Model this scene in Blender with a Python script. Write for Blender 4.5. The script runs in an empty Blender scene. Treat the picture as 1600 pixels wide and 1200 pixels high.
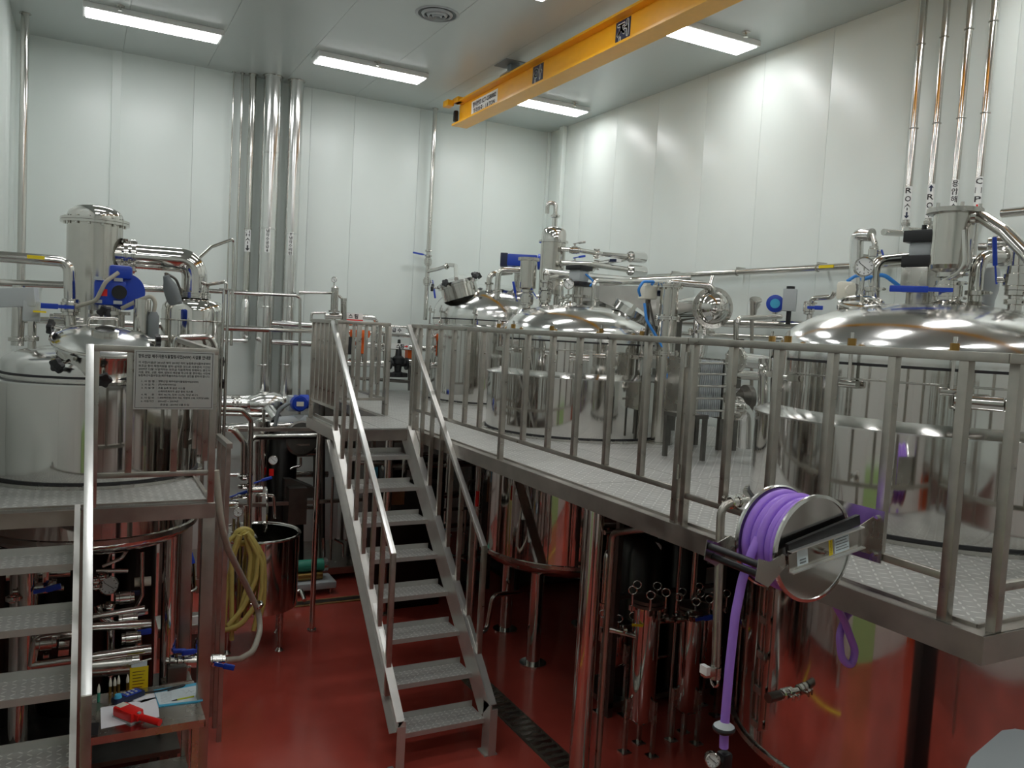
import bpy, bmesh, math, random
from mathutils import Vector as V, Matrix

S = bpy.context.scene
COL = S.collection
rnd = random.Random(7)

# ---------------------------------------------------------------- camera
F = 1274.0
def _dir(x, y): return V((x - 800.0, 600.0 - y, -F)).normalized()
_ey = _dir(126, 481); _ex = _dir(3200, 651); _ex = (_ex - _ey * _ex.dot(_ey)).normalized(); _ez = _ex.cross(_ey)
CAM = V((0, 0, 3.94))
R3 = Matrix((_ex, _ey, _ez))
cam = bpy.data.cameras.new('camera'); cam.sensor_width = 36; cam.lens = F / 1600 * 36; cam.clip_start = .05; cam.clip_end = 100
camo = bpy.data.objects.new('camera', cam); COL.objects.link(camo)
camo.matrix_world = Matrix.Translation(CAM) @ R3.to_4x4()
S.camera = camo
def P(x, y, X=None, Y=None, Z=None, H=None):
    """world point seen at a photograph pixel, on a plane X/Y/Z or at horizontal range H"""
    d = R3 @ _dir(x, y)
    if X is not None: t = (X - CAM.x) / d.x
    elif Y is not None: t = (Y - CAM.y) / d.y
    elif Z is not None: t = (Z - CAM.z) / d.z
    else: t = H / math.hypot(d.x, d.y)
    return CAM + d * t

# ---------------------------------------------------------------- world, exposure
w = bpy.data.worlds.new('world'); S.world = w; w.use_nodes = True
w.node_tree.nodes['Background'].inputs[0].default_value = (.55, .6, .6, 1)
w.node_tree.nodes['Background'].inputs[1].default_value = .15
S.view_settings.view_transform = 'Standard'; S.view_settings.look = 'None'
S.view_settings.gamma = 1; S.view_settings.use_curve_mapping = False
S.view_settings.exposure = 0.0
S.cycles.max_bounces = 14; S.cycles.diffuse_bounces = 6; S.cycles.glossy_bounces = 8
LAMP_STRENGTH = 17.5

# ---------------------------------------------------------------- materials
M = {}
def mat(k, col, rough=.5, metal=0., noise=0., scale=8., bump=0., bscale=60., coat=0., emit=0., alpha=None, stretch=None, spec=.5, rvar=0.):
    m = bpy.data.materials.new(k); m.use_nodes = True; nt = m.node_tree; N = nt.nodes; L = nt.links
    b = N['Principled BSDF']
    c = tuple(((v / 255) / 12.92 if v / 255 <= .04045 else ((v / 255 + .055) / 1.055) ** 2.4) for v in col)
    b.inputs['Base Color'].default_value = (*c, 1); b.inputs['Roughness'].default_value = rough; b.inputs['Metallic'].default_value = metal
    b.inputs['Specular IOR Level'].default_value = spec
    if coat: b.inputs['Coat Weight'].default_value = coat; b.inputs['Coat Roughness'].default_value = .08
    if emit: b.inputs['Emission Color'].default_value = (*c, 1); b.inputs['Emission Strength'].default_value = emit
    if alpha: b.inputs['Transmission Weight'].default_value = alpha
    if noise or bump or rvar:
        tc = N.new('ShaderNodeTexCoord'); mp = N.new('ShaderNodeMapping'); L.new(tc.outputs['Object'], mp.inputs[0])
        if stretch: mp.inputs['Scale'].default_value = stretch
        n = N.new('ShaderNodeTexNoise'); n.inputs['Scale'].default_value = scale; n.inputs['Detail'].default_value = 5; L.new(mp.outputs[0], n.inputs['Vector'])
        if noise:
            r = N.new('ShaderNodeMixRGB'); r.blend_type = 'MULTIPLY'; r.inputs[0].default_value = 1
            mr = N.new('ShaderNodeMapRange'); mr.inputs[1].default_value = .3; mr.inputs[2].default_value = .7; mr.inputs[3].default_value = 1 - noise; mr.inputs[4].default_value = 1
            L.new(n.outputs['Fac'], mr.inputs[0]); r.inputs[1].default_value = (*c, 1); L.new(mr.outputs[0], r.inputs[2]); L.new(r.outputs[0], b.inputs['Base Color'])
        if rvar:
            mr = N.new('ShaderNodeMapRange'); mr.inputs[1].default_value = .3; mr.inputs[2].default_value = .7; mr.inputs[3].default_value = max(0, rough - rvar); mr.inputs[4].default_value = rough + rvar
            L.new(n.outputs['Fac'], mr.inputs[0]); L.new(mr.outputs[0], b.inputs['Roughness'])
        if bump:
            n2 = N.new('ShaderNodeTexNoise'); n2.inputs['Scale'].default_value = bscale; n2.inputs['Detail'].default_value = 3; L.new(mp.outputs[0], n2.inputs['Vector'])
            bp = N.new('ShaderNodeBump'); bp.inputs['Strength'].default_value = bump; bp.inputs['Distance'].default_value = .01
            L.new(n2.outputs['Fac'], bp.inputs['Height']); L.new(bp.outputs[0], b.inputs['Normal'])
    M[k] = m; return m

mat('steel', (212, 210, 206), .07, 1, rvar=.03, scale=3)
mat('dome', (222, 222, 220), .17, 1, noise=.08, scale=4, rvar=.06)
mat('pipe', (205, 203, 198), .13, 1)
mat('satin', (192, 190, 184), .26, 1, noise=.12, scale=6, rvar=.06)
mat('rail', (186, 182, 174), .34, 1, noise=.22, scale=9, rvar=.08)
mat('beam', (182, 177, 170), .36, 1, noise=.25, scale=5, rvar=.08)
mat('railwhite', (232, 233, 230), .3, .75, noise=.1, scale=12)
mat('clad', (222, 222, 220), .17, 1, bump=.02, bscale=5)
mat('brushed', (200, 197, 190), .17, 1, noise=.06, scale=10)
mat('stringer', (204, 203, 198), .38, .7, noise=.12, scale=6)
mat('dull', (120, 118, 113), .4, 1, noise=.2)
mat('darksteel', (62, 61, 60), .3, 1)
mat('wall', (224, 232, 228), .34, 0, noise=.03, scale=1.2, bump=.015, bscale=3, spec=.4)
mat('joint', (190, 198, 194), .5)
mat('ceil', (190, 198, 195), .28, 0, noise=.04, scale=.8)
mat('yellow', (247, 178, 28), .35, noise=.05)
mat('blue', (28, 66, 178), .32, noise=.06)
mat('bluehose', (52, 134, 215), .35)
mat('navy', (24, 34, 66), .5)
mat('black', (20, 21, 24), .42)
mat('rubber', (34, 34, 36), .6)
mat('white', (232, 234, 232), .45)
mat('cream', (222, 219, 204), .45)
mat('grey', (120, 126, 128), .5)
mat('lightgrey', (176, 182, 184), .45)
mat('orange', (226, 98, 22), .42)
mat('red', (226, 32, 28), .3)
mat('hose', (206, 190, 108), .38, noise=.12, scale=12, coat=.3)
mat('greyhose', (176, 172, 158), .4, noise=.12, scale=14)
mat('purple', (166, 124, 226), .34)
mat('brass', (160, 128, 74), .35, 1)
mat('paper', (238, 240, 244), .6)
mat('sheet', (214, 228, 232), .6)
mat('cyan', (72, 176, 214), .35)
mat('lime', (196, 206, 40), .4)
mat('tag', (234, 208, 20), .5)
mat('green', (48, 140, 116), .4)
mat('palegreen', (170, 205, 140), .5)
mat('lamp', (255, 255, 255), .5, emit=LAMP_STRENGTH)
mat('led', (60, 235, 130), .5, emit=2)
mat('ink', (44, 44, 46), .6)
mat('plate', (196, 198, 196), .38, .9)
mat('drain', (130, 126, 114), .4, .8, noise=.3)
mat('stain', (150, 112, 66), .5, noise=.3)

def floor_mat():
    m = mat('floor', (180, 76, 64), .16, 0, noise=.28, scale=1.1, bump=.02, bscale=9, rvar=.06, spec=.5)
floor_mat()
def tread_mat(k, col, rough, cell):
    """chequer plate: raised lozenges in alternating directions"""
    m = mat(k, col, rough, .6, noise=.16, scale=5); nt = m.node_tree; N = nt.nodes; L = nt.links; b = N['Principled BSDF']
    tc = N.new('ShaderNodeTexCoord'); sp = N.new('ShaderNodeSeparateXYZ'); L.new(tc.outputs['Object'], sp.inputs[0])
    def mt(op, a, c=None):
        n = N.new('ShaderNodeMath'); n.operation = op
        for i, v in enumerate((a, c)):
            if v is None: continue
            if isinstance(v, (int, float)): n.inputs[i].default_value = v
            else: L.new(v, n.inputs[i])
        return n.outputs[0]
    u = mt('DIVIDE', sp.outputs[0], cell); v = mt('DIVIDE', sp.outputs[1], cell)
    fu = mt('SUBTRACT', mt('FRACT', u), .5); fv = mt('SUBTRACT', mt('FRACT', v), .5)
    par = mt('MODULO', mt('ADD', mt('ADD', mt('FLOOR', u), mt('FLOOR', v)), 2000), 2)
    sg = mt('SUBTRACT', 1, mt('MULTIPLY', par, 2))
    a = mt('ADD', fu, mt('MULTIPLY', sg, fv)); c = mt('SUBTRACT', fu, mt('MULTIPLY', sg, fv))
    h = mt('SUBTRACT', 1, mt('ADD', mt('POWER', mt('ABSOLUTE', mt('DIVIDE', a, .62)), 2), mt('POWER', mt('ABSOLUTE', mt('DIVIDE', c, .17)), 2)))
    h = mt('MINIMUM', mt('MAXIMUM', h, 0), .5)
    bp = N.new('ShaderNodeBump'); bp.inputs['Strength'].default_value = .8; bp.inputs['Distance'].default_value = .006
    L.new(h, bp.inputs['Height']); L.new(bp.outputs[0], b.inputs['Normal'])
    old = b.inputs['Base Color'].links[0].from_socket; mx = N.new('ShaderNodeMixRGB'); mx.blend_type = 'MULTIPLY'; mx.inputs[0].default_value = 1; L.new(old, mx.inputs[1])
    cr = N.new('ShaderNodeMapRange'); cr.inputs[1].default_value = 0; cr.inputs[2].default_value = .4; cr.inputs[3].default_value = .72; cr.inputs[4].default_value = 1.15; L.new(h, cr.inputs[0]); L.new(cr.outputs[0], mx.inputs[2]); L.new(mx.outputs[0], b.inputs['Base Color'])
tread_mat('chequer', (222, 222, 217), .38, .05)
tread_mat('deckplate', (212, 212, 208), .44, .06)

# ---------------------------------------------------------------- mesh building
def frame(ax):
    a = V(ax).normalized(); t = V((0, 0, 1)) if abs(a.z) < .9 else V((1, 0, 0))
    x = t.cross(a).normalized(); return x, a.cross(x), a
class MB:
    def __init__(s): s.v = []; s.f = []
    def add(s, vs, fs):
        o = len(s.v); s.v += [V(q) for q in vs]; s.f += [tuple(i + o for i in f) for f in fs]; return s
    def box(s, c, d, rz=0., m=None, b=0.):
        c = V(c); m = m or Matrix.Rotation(rz, 3, 'Z')
        if b:
            bm = bmesh.new(); bmesh.ops.create_cube(bm, size=1, matrix=Matrix.Diagonal((*d, 1)))
            bmesh.ops.bevel(bm, geom=bm.edges[:], offset=b, segments=2, affect='EDGES', profile=.6)
            bm.verts.index_update(); s.add([c + m @ q.co for q in bm.verts], [[q.index for q in f.verts] for f in bm.faces]); bm.free(); return s
        h = V(d) / 2
        vs = [c + m @ V((sx * h.x, sy * h.y, sz * h.z)) for sx in (-1, 1) for sy in (-1, 1) for sz in (-1, 1)]
        return s.add(vs, [(0, 1, 3, 2), (4, 6, 7, 5), (0, 4, 5, 1), (2, 3, 7, 6), (0, 2, 6, 4), (1, 5, 7, 3)])
    def b2(s, lo, hi, b=0.):
        lo = V(lo); hi = V(hi); return s.box((lo + hi) / 2, [abs(q) for q in hi - lo], b=b)
    def bar(s, p, q, w, h, up=(0, 0, 1), b=0.):
        p = V(p); q = V(q); y = (q - p).normalized(); x = y.cross(V(up)).normalized(); z = x.cross(y)
        return s.box((p + q) / 2, (w, (q - p).length, h), m=Matrix((x, y, z)).transposed(), b=b)
    def prism(s, poly, o, ux, uy, d):
        """polygon (u,v) in the plane o+u*ux+v*uy, extruded by vector d"""
        o = V(o); ux = V(ux); uy = V(uy); d = V(d); n = len(poly)
        a = [o + ux * u + uy * v_ for u, v_ in poly]
        if ux.cross(uy).dot(d) > 0: a.reverse()
        return s.add(a + [q + d for q in a], [tuple(range(n)), tuple(range(2 * n - 1, n - 1, -1))] + [(i, i + n, (i + 1) % n + n, (i + 1) % n) for i in range(n)])
    def lathe(s, prof, o=(0, 0, 0), ax=(0, 0, 1), n=32, lobes=0, amp=0.):
        o = V(o); x, y, z = frame(ax); vs = []; rows = []
        for r, h in prof:
            if r < 1e-6: rows.append([len(vs)]); vs.append(o + z * h)
            else:
                rows.append(list(range(len(vs), len(vs) + n)))
                for i in range(n):
                    t = 2 * math.pi * i / n; rr = r * (1 + amp * math.cos(lobes * t)) if lobes else r
                    vs.append(o + x * (rr * math.cos(t)) + y * (rr * math.sin(t)) + z * h)
        fs = []
        for a, b in zip(rows, rows[1:]):
            if len(a) == 1 and len(b) == 1: continue
            for i in range(n):
                j = (i + 1) % n
                if len(a) == 1: fs.append((a[0], b[j], b[i]))
                elif len(b) == 1: fs.append((a[i], a[j], b[0]))
                else: fs.append((a[i], a[j], b[j], b[i]))
        return s.add(vs, fs)
    def cyl(s, p, q, r, r2=None, n=20):
        p = V(p); q = V(q); h = (q - p).length
        return s.lathe([(0, 0), (r, 0), (r if r2 is None else r2, h), (0, h)], p, q - p, n)
    def ring(s, c, ax, R, r, n=28, k=8):
        return s.lathe([(R + r * math.cos(2 * math.pi * i / k), r * math.sin(2 * math.pi * i / k)) for i in range(k + 1)], c, ax, n)
    def sph(s, c, r, n=14, sq=1.):
        return s.lathe([(r * math.sin(math.pi * i / 8), -r * sq * math.cos(math.pi * i / 8)) for i in range(9)], c, (0, 0, 1), n)
    def tube(s, pts, r, n=12, bend=None, seg=5, closed=False):
        pts = [V(q) for q in pts]; bend = r * 2.2 if bend is None else bend
        out = [pts[0]]
        for i in range(1, len(pts) - 1):
            a, b, c = pts[i - 1], pts[i], pts[i + 1]; u = (a - b); v_ = (c - b); lu, lv = u.length, v_.length
            if lu < 1e-6 or lv < 1e-6: continue
            u /= lu; v_ /= lv; ang = math.acos(max(-1, min(1, u.dot(v_))))
            if bend <= 0 or ang > 3.1: out.append(b); continue
            d = min(bend / max(.05, math.tan(ang / 2)), lu * .48, lv * .48)
            p0 = b + u * d; p1 = b + v_ * d
            for k in range(seg + 1):
                t = k / seg; out.append(p0 * (1 - t) ** 2 + b * (2 * t * (1 - t)) + p1 * t ** 2)
        out.append(pts[-1])
        out = [q for i, q in enumerate(out) if i == 0 or (q - out[i - 1]).length > 1e-5]
        tn = [((out[min(i + 1, len(out) - 1)] - out[i]).normalized() + (out[i] - out[max(i - 1, 0)]).normalized()).normalized() if 0 < i < len(out) - 1 else (out[1] - out[0]).normalized() if i == 0 else (out[-1] - out[-2]).normalized() for i in range(len(out))]
        x, y, _ = frame(tn[0]); vs = []
        for q, t in zip(out, tn):
            x = (x - t * x.dot(t)).normalized(); y = t.cross(x)
            for k in range(n):
                a = 2 * math.pi * k / n; vs.append(q + x * (r * math.cos(a)) + y * (r * math.sin(a)))
        m = len(out); fs = [(i * n + k, i * n + (k + 1) % n, (i + 1) * n + (k + 1) % n, (i + 1) * n + k) for i in range(m - 1) for k in range(n)]
        fs += [tuple(range(n - 1, -1, -1)), tuple(range((m - 1) * n, m * n))]
        return s.add(vs, fs)
    def build(s, name, m, parent=None, label=None, cat=None, group=None, kind=None, flat=False, ang=38):
        lo = V([min(q[i] for q in s.v) for i in range(3)]); hi = V([max(q[i] for q in s.v) for i in range(3)])
        o = V(((lo.x + hi.x) / 2, (lo.y + hi.y) / 2, lo.z))
        me = bpy.data.meshes.new(name); me.from_pydata([q - o for q in s.v], [], s.f); me.update()
        me.materials.append(M[m] if isinstance(m, str) else m)
        if not flat:
            me.polygons.foreach_set('use_smooth', [True] * len(me.polygons)); me.set_sharp_from_angle(angle=math.radians(ang))
        ob = bpy.data.objects.new(name, me); COL.objects.link(ob)
        W[ob.name] = o
        if parent is not None: ob.parent = parent; ob.location = o - W[parent.name]
        else: ob.location = o
        return tag(ob, label, cat, group, kind)
W = {}
def tag(o, label=None, cat=None, group=None, kind=None):
    if label: o['label'] = label
    if cat: o['category'] = cat
    if group: o['group'] = group
    if kind: o['kind'] = kind
    return o
def T(name, label, cat, loc, group=None, kind=None):
    o = bpy.data.objects.new(name, None); COL.objects.link(o); o.location = loc; W[o.name] = V(loc); o.empty_display_size = .1
    return tag(o, label, cat, group, kind)
def ctree(o, parent=None, off=V((0, 0, 0))):
    c = o.copy(); COL.objects.link(c)
    if parent: c.parent = parent; W[c.name] = W[o.name] + off
    else: c.location = o.location + off; W[c.name] = W[o.name] + off
    for ch in [q for q in COL.objects if q.parent == o]: ctree(ch, c, off)
    return c
def share(parent, src, off):
    """another piece with the mesh of src, moved by off, under the same parent"""
    c = src.copy(); COL.objects.link(c); c.location = src.location + V(off); W[c.name] = W[src.name] + V(off); c.parent = parent; return c

# ---------------------------------------------------------------- lettering
_fc = bpy.data.curves.new('lettering', 'FONT'); _fo = bpy.data.objects.new('lettering', _fc); _fs = bpy.data.scenes.new('lettering'); _fs.collection.objects.link(_fo); _fc.resolution_u = 2
_tc = {}
TEXTS = ['안', '전', '형식번호 SCT-G5B0002', '정격하중 : 1.8 TON', '향토산업 제주자원식물힐링사업(H/W) 시설물 안내문', '이 사업(시설)은 2016년 부터 2019년 까지 농림축산식품부로부터', '보조금 등의 재정지원을 받아 설치한 것으로 사후관리 기간인', '2029년 12월 31일까지는 보조금 지원목적에 위배되는 용도의', '사용, 양도, 교환, 대여, 담보의 제공을 하고자 할 경우에는 사전에', '농림축산식품부장관(제주특별자치도지사)의 승인을 받아야 합니다.', '1. 사 업 명', '2. 사 업 자', '3. 시 설 명', '4. 재      원', '5. 사 업 비', '6. 사업기간', ':', '향토산업 제주자원식물힐링사업(H/W)', '(주)비케이바이오', '추출 농축 및 살균 시스템', '스파우트파우치 살균 충진 시스템', '국비 46.7%, 도비 13.2%, 자담 40.1%', '1,498백만원(국비 700, 지방비 198, 자부담 600)', '2016년 ~ 2019년', '준공일 : 2019년 5월 31일', '스팀', '급수', '급 수', '스 팀'] + list('급수냉각공리턴스팀용암해ROCIP!') + ['! CAUTION']
def load_glyphs():
    """all sign texts are outlined in one go, one text per line, then split by line"""
    rows = [([], []) for _ in TEXTS]
    _fc.body = '\n'.join(TEXTS); _fc.space_line = 3.0; _fs.view_layers[0].update()
    me = bpy.data.meshes.new_from_object(_fo.evaluated_get(_fs.view_layers[0].depsgraph))
    vr = [round(-(q.co.y - .33) / 3.0) for q in me.vertices]; idx = {}
    for i, q in enumerate(me.vertices):
        vs = rows[vr[i]][0]; idx[i] = len(vs); vs.append((q.co.x, q.co.y + 3.0 * vr[i]))
    for p in me.polygons: rows[vr[p.vertices[0]]][1].append(tuple(idx[k] for k in p.vertices))
    for t, g_ in zip(TEXTS, rows): _tc[t] = g_
    bpy.data.meshes.remove(me); bpy.data.objects.remove(_fo); bpy.data.scenes.remove(_fs)
load_glyphs()
def glyphs(body): return _tc[body]
def text(mb, body, o, ux, uy, size, width=None, curve=0., align='c', bold=0., zoff=0.):
    """flat lettering at o (centre), u along ux, v along uy; curve = pipe radius to wrap on; bold doubles strokes"""
    vs, fs = glyphs(body)
    if not vs: return mb
    o = V(o); ux = V(ux).normalized(); uy = V(uy).normalized(); n = ux.cross(uy)
    x0 = min(a for a, _ in vs); x1 = max(a for a, _ in vs); y0 = min(b for _, b in vs); y1 = max(b for _, b in vs)
    k = size / .9; kx = k if not width else width / max(1e-6, x1 - x0)
    cx = (x0 + x1) / 2 if align == 'c' else x0; cy = (y0 + y1) / 2 if align != 'b' else .33
    offs = [(0, 0)] + ([(bold, 0), (-bold, 0), (0, bold), (0, -bold)] if bold else [])
    for dx, dy in offs:
        q = []
        for a, b in vs:
            u = (a - cx) * kx + dx; v_ = (b - cy) * k + dy
            if curve: q.append(o + ux * (curve * math.sin(u / curve)) + n * (curve * (math.cos(u / curve) - 1)) + uy * v_)
            else: q.append(o + ux * u + uy * v_)
        mb.add(q, fs)
    return mb
ARROW = [(-.12, .5), (-.12, -.05), (-.36, -.05), (0, -.5), (.36, -.05), (.12, -.05), (.12, .5)]
def arrow(mb, o, ux, uy, s):
    o = V(o); ux = V(ux).normalized(); uy = V(uy).normalized()
    q = [o + ux * (a * s) + uy * (b * s) for a, b in ARROW]; mb.add(q, [(0, 1, 5, 6), (2, 3, 4)]); return mb

# ---------------------------------------------------------------- fittings (parts)
def clampring(par, c, ax, r, name='clamp', wing=True, m='pipe'):
    c = V(c); mb = MB().lathe([(r, -.022), (r * 1.42, -.016), (r * 1.42, .016), (r, .022)], c, ax, 20)
    if wing:
        x, y, z = frame(ax); mb.bar(c + x * r * 1.4, c + x * (r * 1.4 + .045), .016, .022, up=z).cyl(c + x * (r * 1.4 + .04) - y * .02, c + x * (r * 1.4 + .04) + y * .02, .009, n=8)
    return mb.build(name, m, par)
def flange(par, c, ax, r, t=.03, nb=8, m='pipe', name='flange', R=None):
    c = V(c); R = R or r * 1.45; x, y, z = frame(ax); t2 = t / 2
    mb = MB().lathe([(r * .9, -t2), (R, -t2), (R, -t2 * .1), (R * .985, 0), (R, t2 * .1), (R, t2), (r * .9, t2)], c, ax, 28)
    for i in range(nb):
        a = 2 * math.pi * (i + .5) / nb; q = c + (x * math.cos(a) + y * math.sin(a)) * (R * .86)
        mb.cyl(q - z * (t2 + .018), q + z * (t2 + .018), .013, n=6)
    return mb.build(name, m, par)
def valve(par, c, ax, r, hd, hl=.16, m='blue', body='pipe', up=None):
    """ball valve: body part with a lever sub-part pointing along hd"""
    c = V(c); x, y, z = frame(ax)
    b = MB().lathe([(r, -.075), (r * 1.35, -.07), (r * 1.35, -.045), (r * 1.6, -.04), (r * 1.6, .04), (r * 1.35, .045), (r * 1.35, .07), (r, .075)], c, ax, 16)
    hd = V(hd).normalized(); s = V(up).normalized() if up else (z.cross(hd).normalized() if z.cross(hd).length > .1 else x)
    k = c + s * (r * 1.6 + .035); b.cyl(c, k, r * .4, n=10)
    o = b.build('valve', body, par)
    MB().bar(k - hd * .03, k + hd * hl * .35 + s * .012, .03, .012, up=s).bar(k + hd * hl * .33 + s * .012, k + hd * hl + s * .022, .046, .03, up=s, b=.008).build('handle', m, o)
    return o
def gauge(par, c, face, R, stem=None, name='gauge', m='pipe'):
    c = V(c); f = V(face).normalized(); x, y, z = frame(f)
    mb = MB().lathe([(0, -.03), (R * .92, -.03), (R, -.02), (R, .012), (R * .9, .016), (R * .86, .006), (0, .006)], c, f, 28)
    if stem: mb.tube([c, V(stem)], max(.012, R * .14), 10)
    o = mb.build(name, m, par)
    MB().lathe([(0, 0), (R * .86, 0)], c + f * .008, f, 28).build('dial', 'white', o)
    t = MB().bar(c + f * .011 - x * R * .5 + y * R * .4, c + f * .011 + x * R * .5 - y * R * .4, .05 * R, .003, up=f)
    for i in range(9):
        a = math.radians(-225 + i * 33.75); d = x * math.cos(a) + y * math.sin(a); t.bar(c + f * .0105 + d * R * .62, c + f * .0105 + d * R * .78, .06 * R, .002, up=f)
    t.build('needle', 'black', o)
    return o
def knob(par, c, ax, r=.05, rod=.1, name='star_knob'):
    c = V(c); a = V(ax).normalized()
    o = MB().lathe([(0, 0), (r, .0), (r * 1.05, r * .3), (r, r * .7), (r * .4, r * .75), (0, r * .9)], c, a, 30, lobes=5, amp=.16).build(name, 'black', par)
    if rod: MB().cyl(c - a * rod, c, r * .28, n=10).build('stud', 'pipe', o)
    return o
def pipe(label, pts, r, m='pipe', group=None, ext=False, bend=None, name='pipe_run', cat='pipe', n=12):
    if ext:
        t = T(name, label, cat, V(pts[-1] if V(pts[-1]).z < V(pts[0]).z else pts[0]), group)
        MB().tube(pts, r, n, bend).build('pipe', m, t); return t
    return MB().tube(pts, r, n, bend).build(name, m, None, label, cat, group)
def subpipe(par, pts, r, m='pipe', name='pipe', bend=None, n=12): return MB().tube(pts, r, n, bend).build(name, m, par)
# ================================================================ THE ROOM
XL, XR, YB, YF, ZC = -.9, 8.14, 14.27, -3.0, 7.9
MB().b2((XL - .2, YF - .2, -.2), (XR + .2, YB + .2, 0)).build('floor', 'floor', None, 'glossy red epoxy floor of the plant hall', kind='structure')
def wall(name, label, seams, face, axis, inward, z0=0., z1=ZC, m='wall'):
    """slab with separate sandwich panels standing proud of the joints"""
    lo, hi = seams[0], seams[-1]
    def pt(a, d, z): return (a, face + d, z) if axis == 'x' else (face + d, a, z)
    b = MB().b2(pt(lo - .2, -inward * .15, z0), pt(hi + .2, -inward * .02, z1)).build(name, 'joint', None, label, kind='structure')
    for a, c in zip(seams, seams[1:]):
        MB().box((V(pt(a + .002, -inward * .02, z0)) + V(pt(c - .002, 0, z1))) / 2, [abs(q) for q in V(pt(c - .002, 0, z1)) - V(pt(a + .002, -inward * .02, z0))], b=.0015).build('wall_panel', m, b)
    return b
wb = wall('wall_back', 'white sandwich panel wall at the back behind the pipes', [XL, .42, 1.54, 2.66, 3.42, 4.18, 5.4, 6.74, XR], YB, 'x', -1)
wr = wall('wall_right', 'white sandwich panel wall on the right', [YF + 1.15 * i for i in range(0, 14)] + [13.0, YB], XR, 'y', -1)
wl = wall('wall_left', 'white sandwich panel wall on the left', [YF + 1.3 * i for i in range(0, 13)] + [13.2, YB], XL, 'y', 1)
wf = wall('wall_front', 'white panel wall behind the viewer', [XL, .6, 2.0, 3.4, 4.8, 6.2, XR], YF, 'x', 1)
MB().b2((.36, YB - .018, 0), (.49, YB + .0, ZC)).build('joint_cover', 'wall', wb)
ce = MB().b2((XL - .2, YF - .2, ZC + .02), (XR + .2, YB + .2, ZC + .2)).build('ceiling', 'joint', None, 'pale grey panel ceiling', kind='structure')
cs = [XL, .5, 1.72, 2.94, 4.16, 5.38, 6.6, XR]
for a, b in zip(cs, cs[1:]):
    MB().b2((a + .002, YF, ZC), (b - .002, YB, ZC + .025)).build('ceiling_panel', 'ceil', ce)
MB().b2((XR - .1, 13.6, 0), (XR - .004, 13.75, ZC), b=.01).build('trim_1', 'wall', None, 'white vertical cable trunking in the corner', kind='structure')
MB().b2((XL, YB - .06, 0), (XL + .05, YB - .004, ZC)).build('trim_2', 'wall', None, 'white corner moulding at the left back corner', kind='structure')
MB().b2((XR - .06, YB - .06, 0), (XR - .004, YB - .004, ZC)).build('trim_3', 'wall', None, 'white corner moulding at the right back corner', kind='structure')
# doors behind the viewer, seen mirrored in the tanks
d = MB().b2((XL + .004, 2.0, 0), (XL + .06, 3.5, 2.5)).build('door_1', 'palegreen', None, 'pale green door on the left wall, mirrored in the big tank', kind='structure')
MB().cyl((XL + .06, 2.15, 1.1), (XL + .14, 2.15, 1.1), .025).build('door_handle', 'satin', d)
d = MB().b2((XL + .004, -1.3, 0), (XL + .06, -.4, 2.3)).build('door_2', 'orange', None, 'orange strip door on the left wall, mirrored in the big tank', kind='structure')
MB().cyl((XL + .06, -1.2, 1.1), (XL + .14, -1.2, 1.1), .025).build('door_handle', 'satin', d)

# ---------------------------------------------------------------- ceiling lamps
lamp_labels = {(0, 0): 'long white LED ceiling lamp at the far left of the ceiling', (1, 0): 'long white LED ceiling lamp nearest the big back wall pipes',
               (2, 0): 'white LED ceiling lamp just below the outer crane end, by the far corner', (2, 1): 'white LED ceiling lamp on the right beside the crane beam',
               (1, 1): 'white LED ceiling lamp cut off by the top picture edge'}
for j, yc in enumerate((12.47, 8.44, 4.4, .4)):
    for i, xc in enumerate((.82, 3.88, 6.9)):
        t = T('ceiling_lamp', lamp_labels.get((i, j), 'white LED ceiling lamp above or behind the viewer'), 'lamp', (xc, yc, ZC), 'LED ceiling lamps')
        MB().b2((xc - .87, yc - .22, ZC - .075), (xc + .87, yc + .22, ZC), b=.01).build('housing', 'white', t)
        MB().b2((xc - .83, yc - .185, ZC - .085), (xc + .83, yc + .185, ZC - .0755)).build('diffuser', 'lamp', t)
# round vent
t = T('ceiling_vent', 'round grey ceiling air diffuser with concentric rings', 'vent', (3.92, 9.93, ZC))
for k, (R, h) in enumerate(((.27, .012), (.19, .03), (.125, .04), (.065, .045))):
    MB().lathe([(R - .028, -h * .3), (R - .02, -h), (R, -h * .7), (R + .012, -.001), (R - .01, -.001)], (3.92, 9.93, ZC), (0, 0, 1), 36).build('louvre_ring', 'lightgrey', t)
MB().lathe([(0, -.004), (.25, -.004), (.25, -.001), (0, -.001)], (3.92, 9.93, ZC), (0, 0, 1), 36).build('throat', 'black', t)
for i, (x, y, lb) in enumerate(((188, 9, 'above the far left lamp'), (590, 97, 'above the lamp by the big back wall pipes'), (1166, 50, 'near the right wall beside the crane'), (899, 160, 'near the far right corner'))):
    c = P(x, y, Z=ZC); t = T('sprinkler_head', 'small chrome sprinkler head on the ceiling ' + lb, 'sprinkler', c, 'ceiling sprinklers')
    MB().lathe([(0, -.012), (.05, -.01), (.055, -.001), (0, -.001)], c, (0, 0, 1), 16).build('rose', 'satin', t)
    MB().cyl(c + V((0, 0, -.06)), c, .012, n=8).lathe([(0, 0), (.03, 0), (.03, .006), (0, .006)], c + V((0, 0, -.064)), (0, 0, 1), 12).build('deflector', 'pipe', t)

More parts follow.
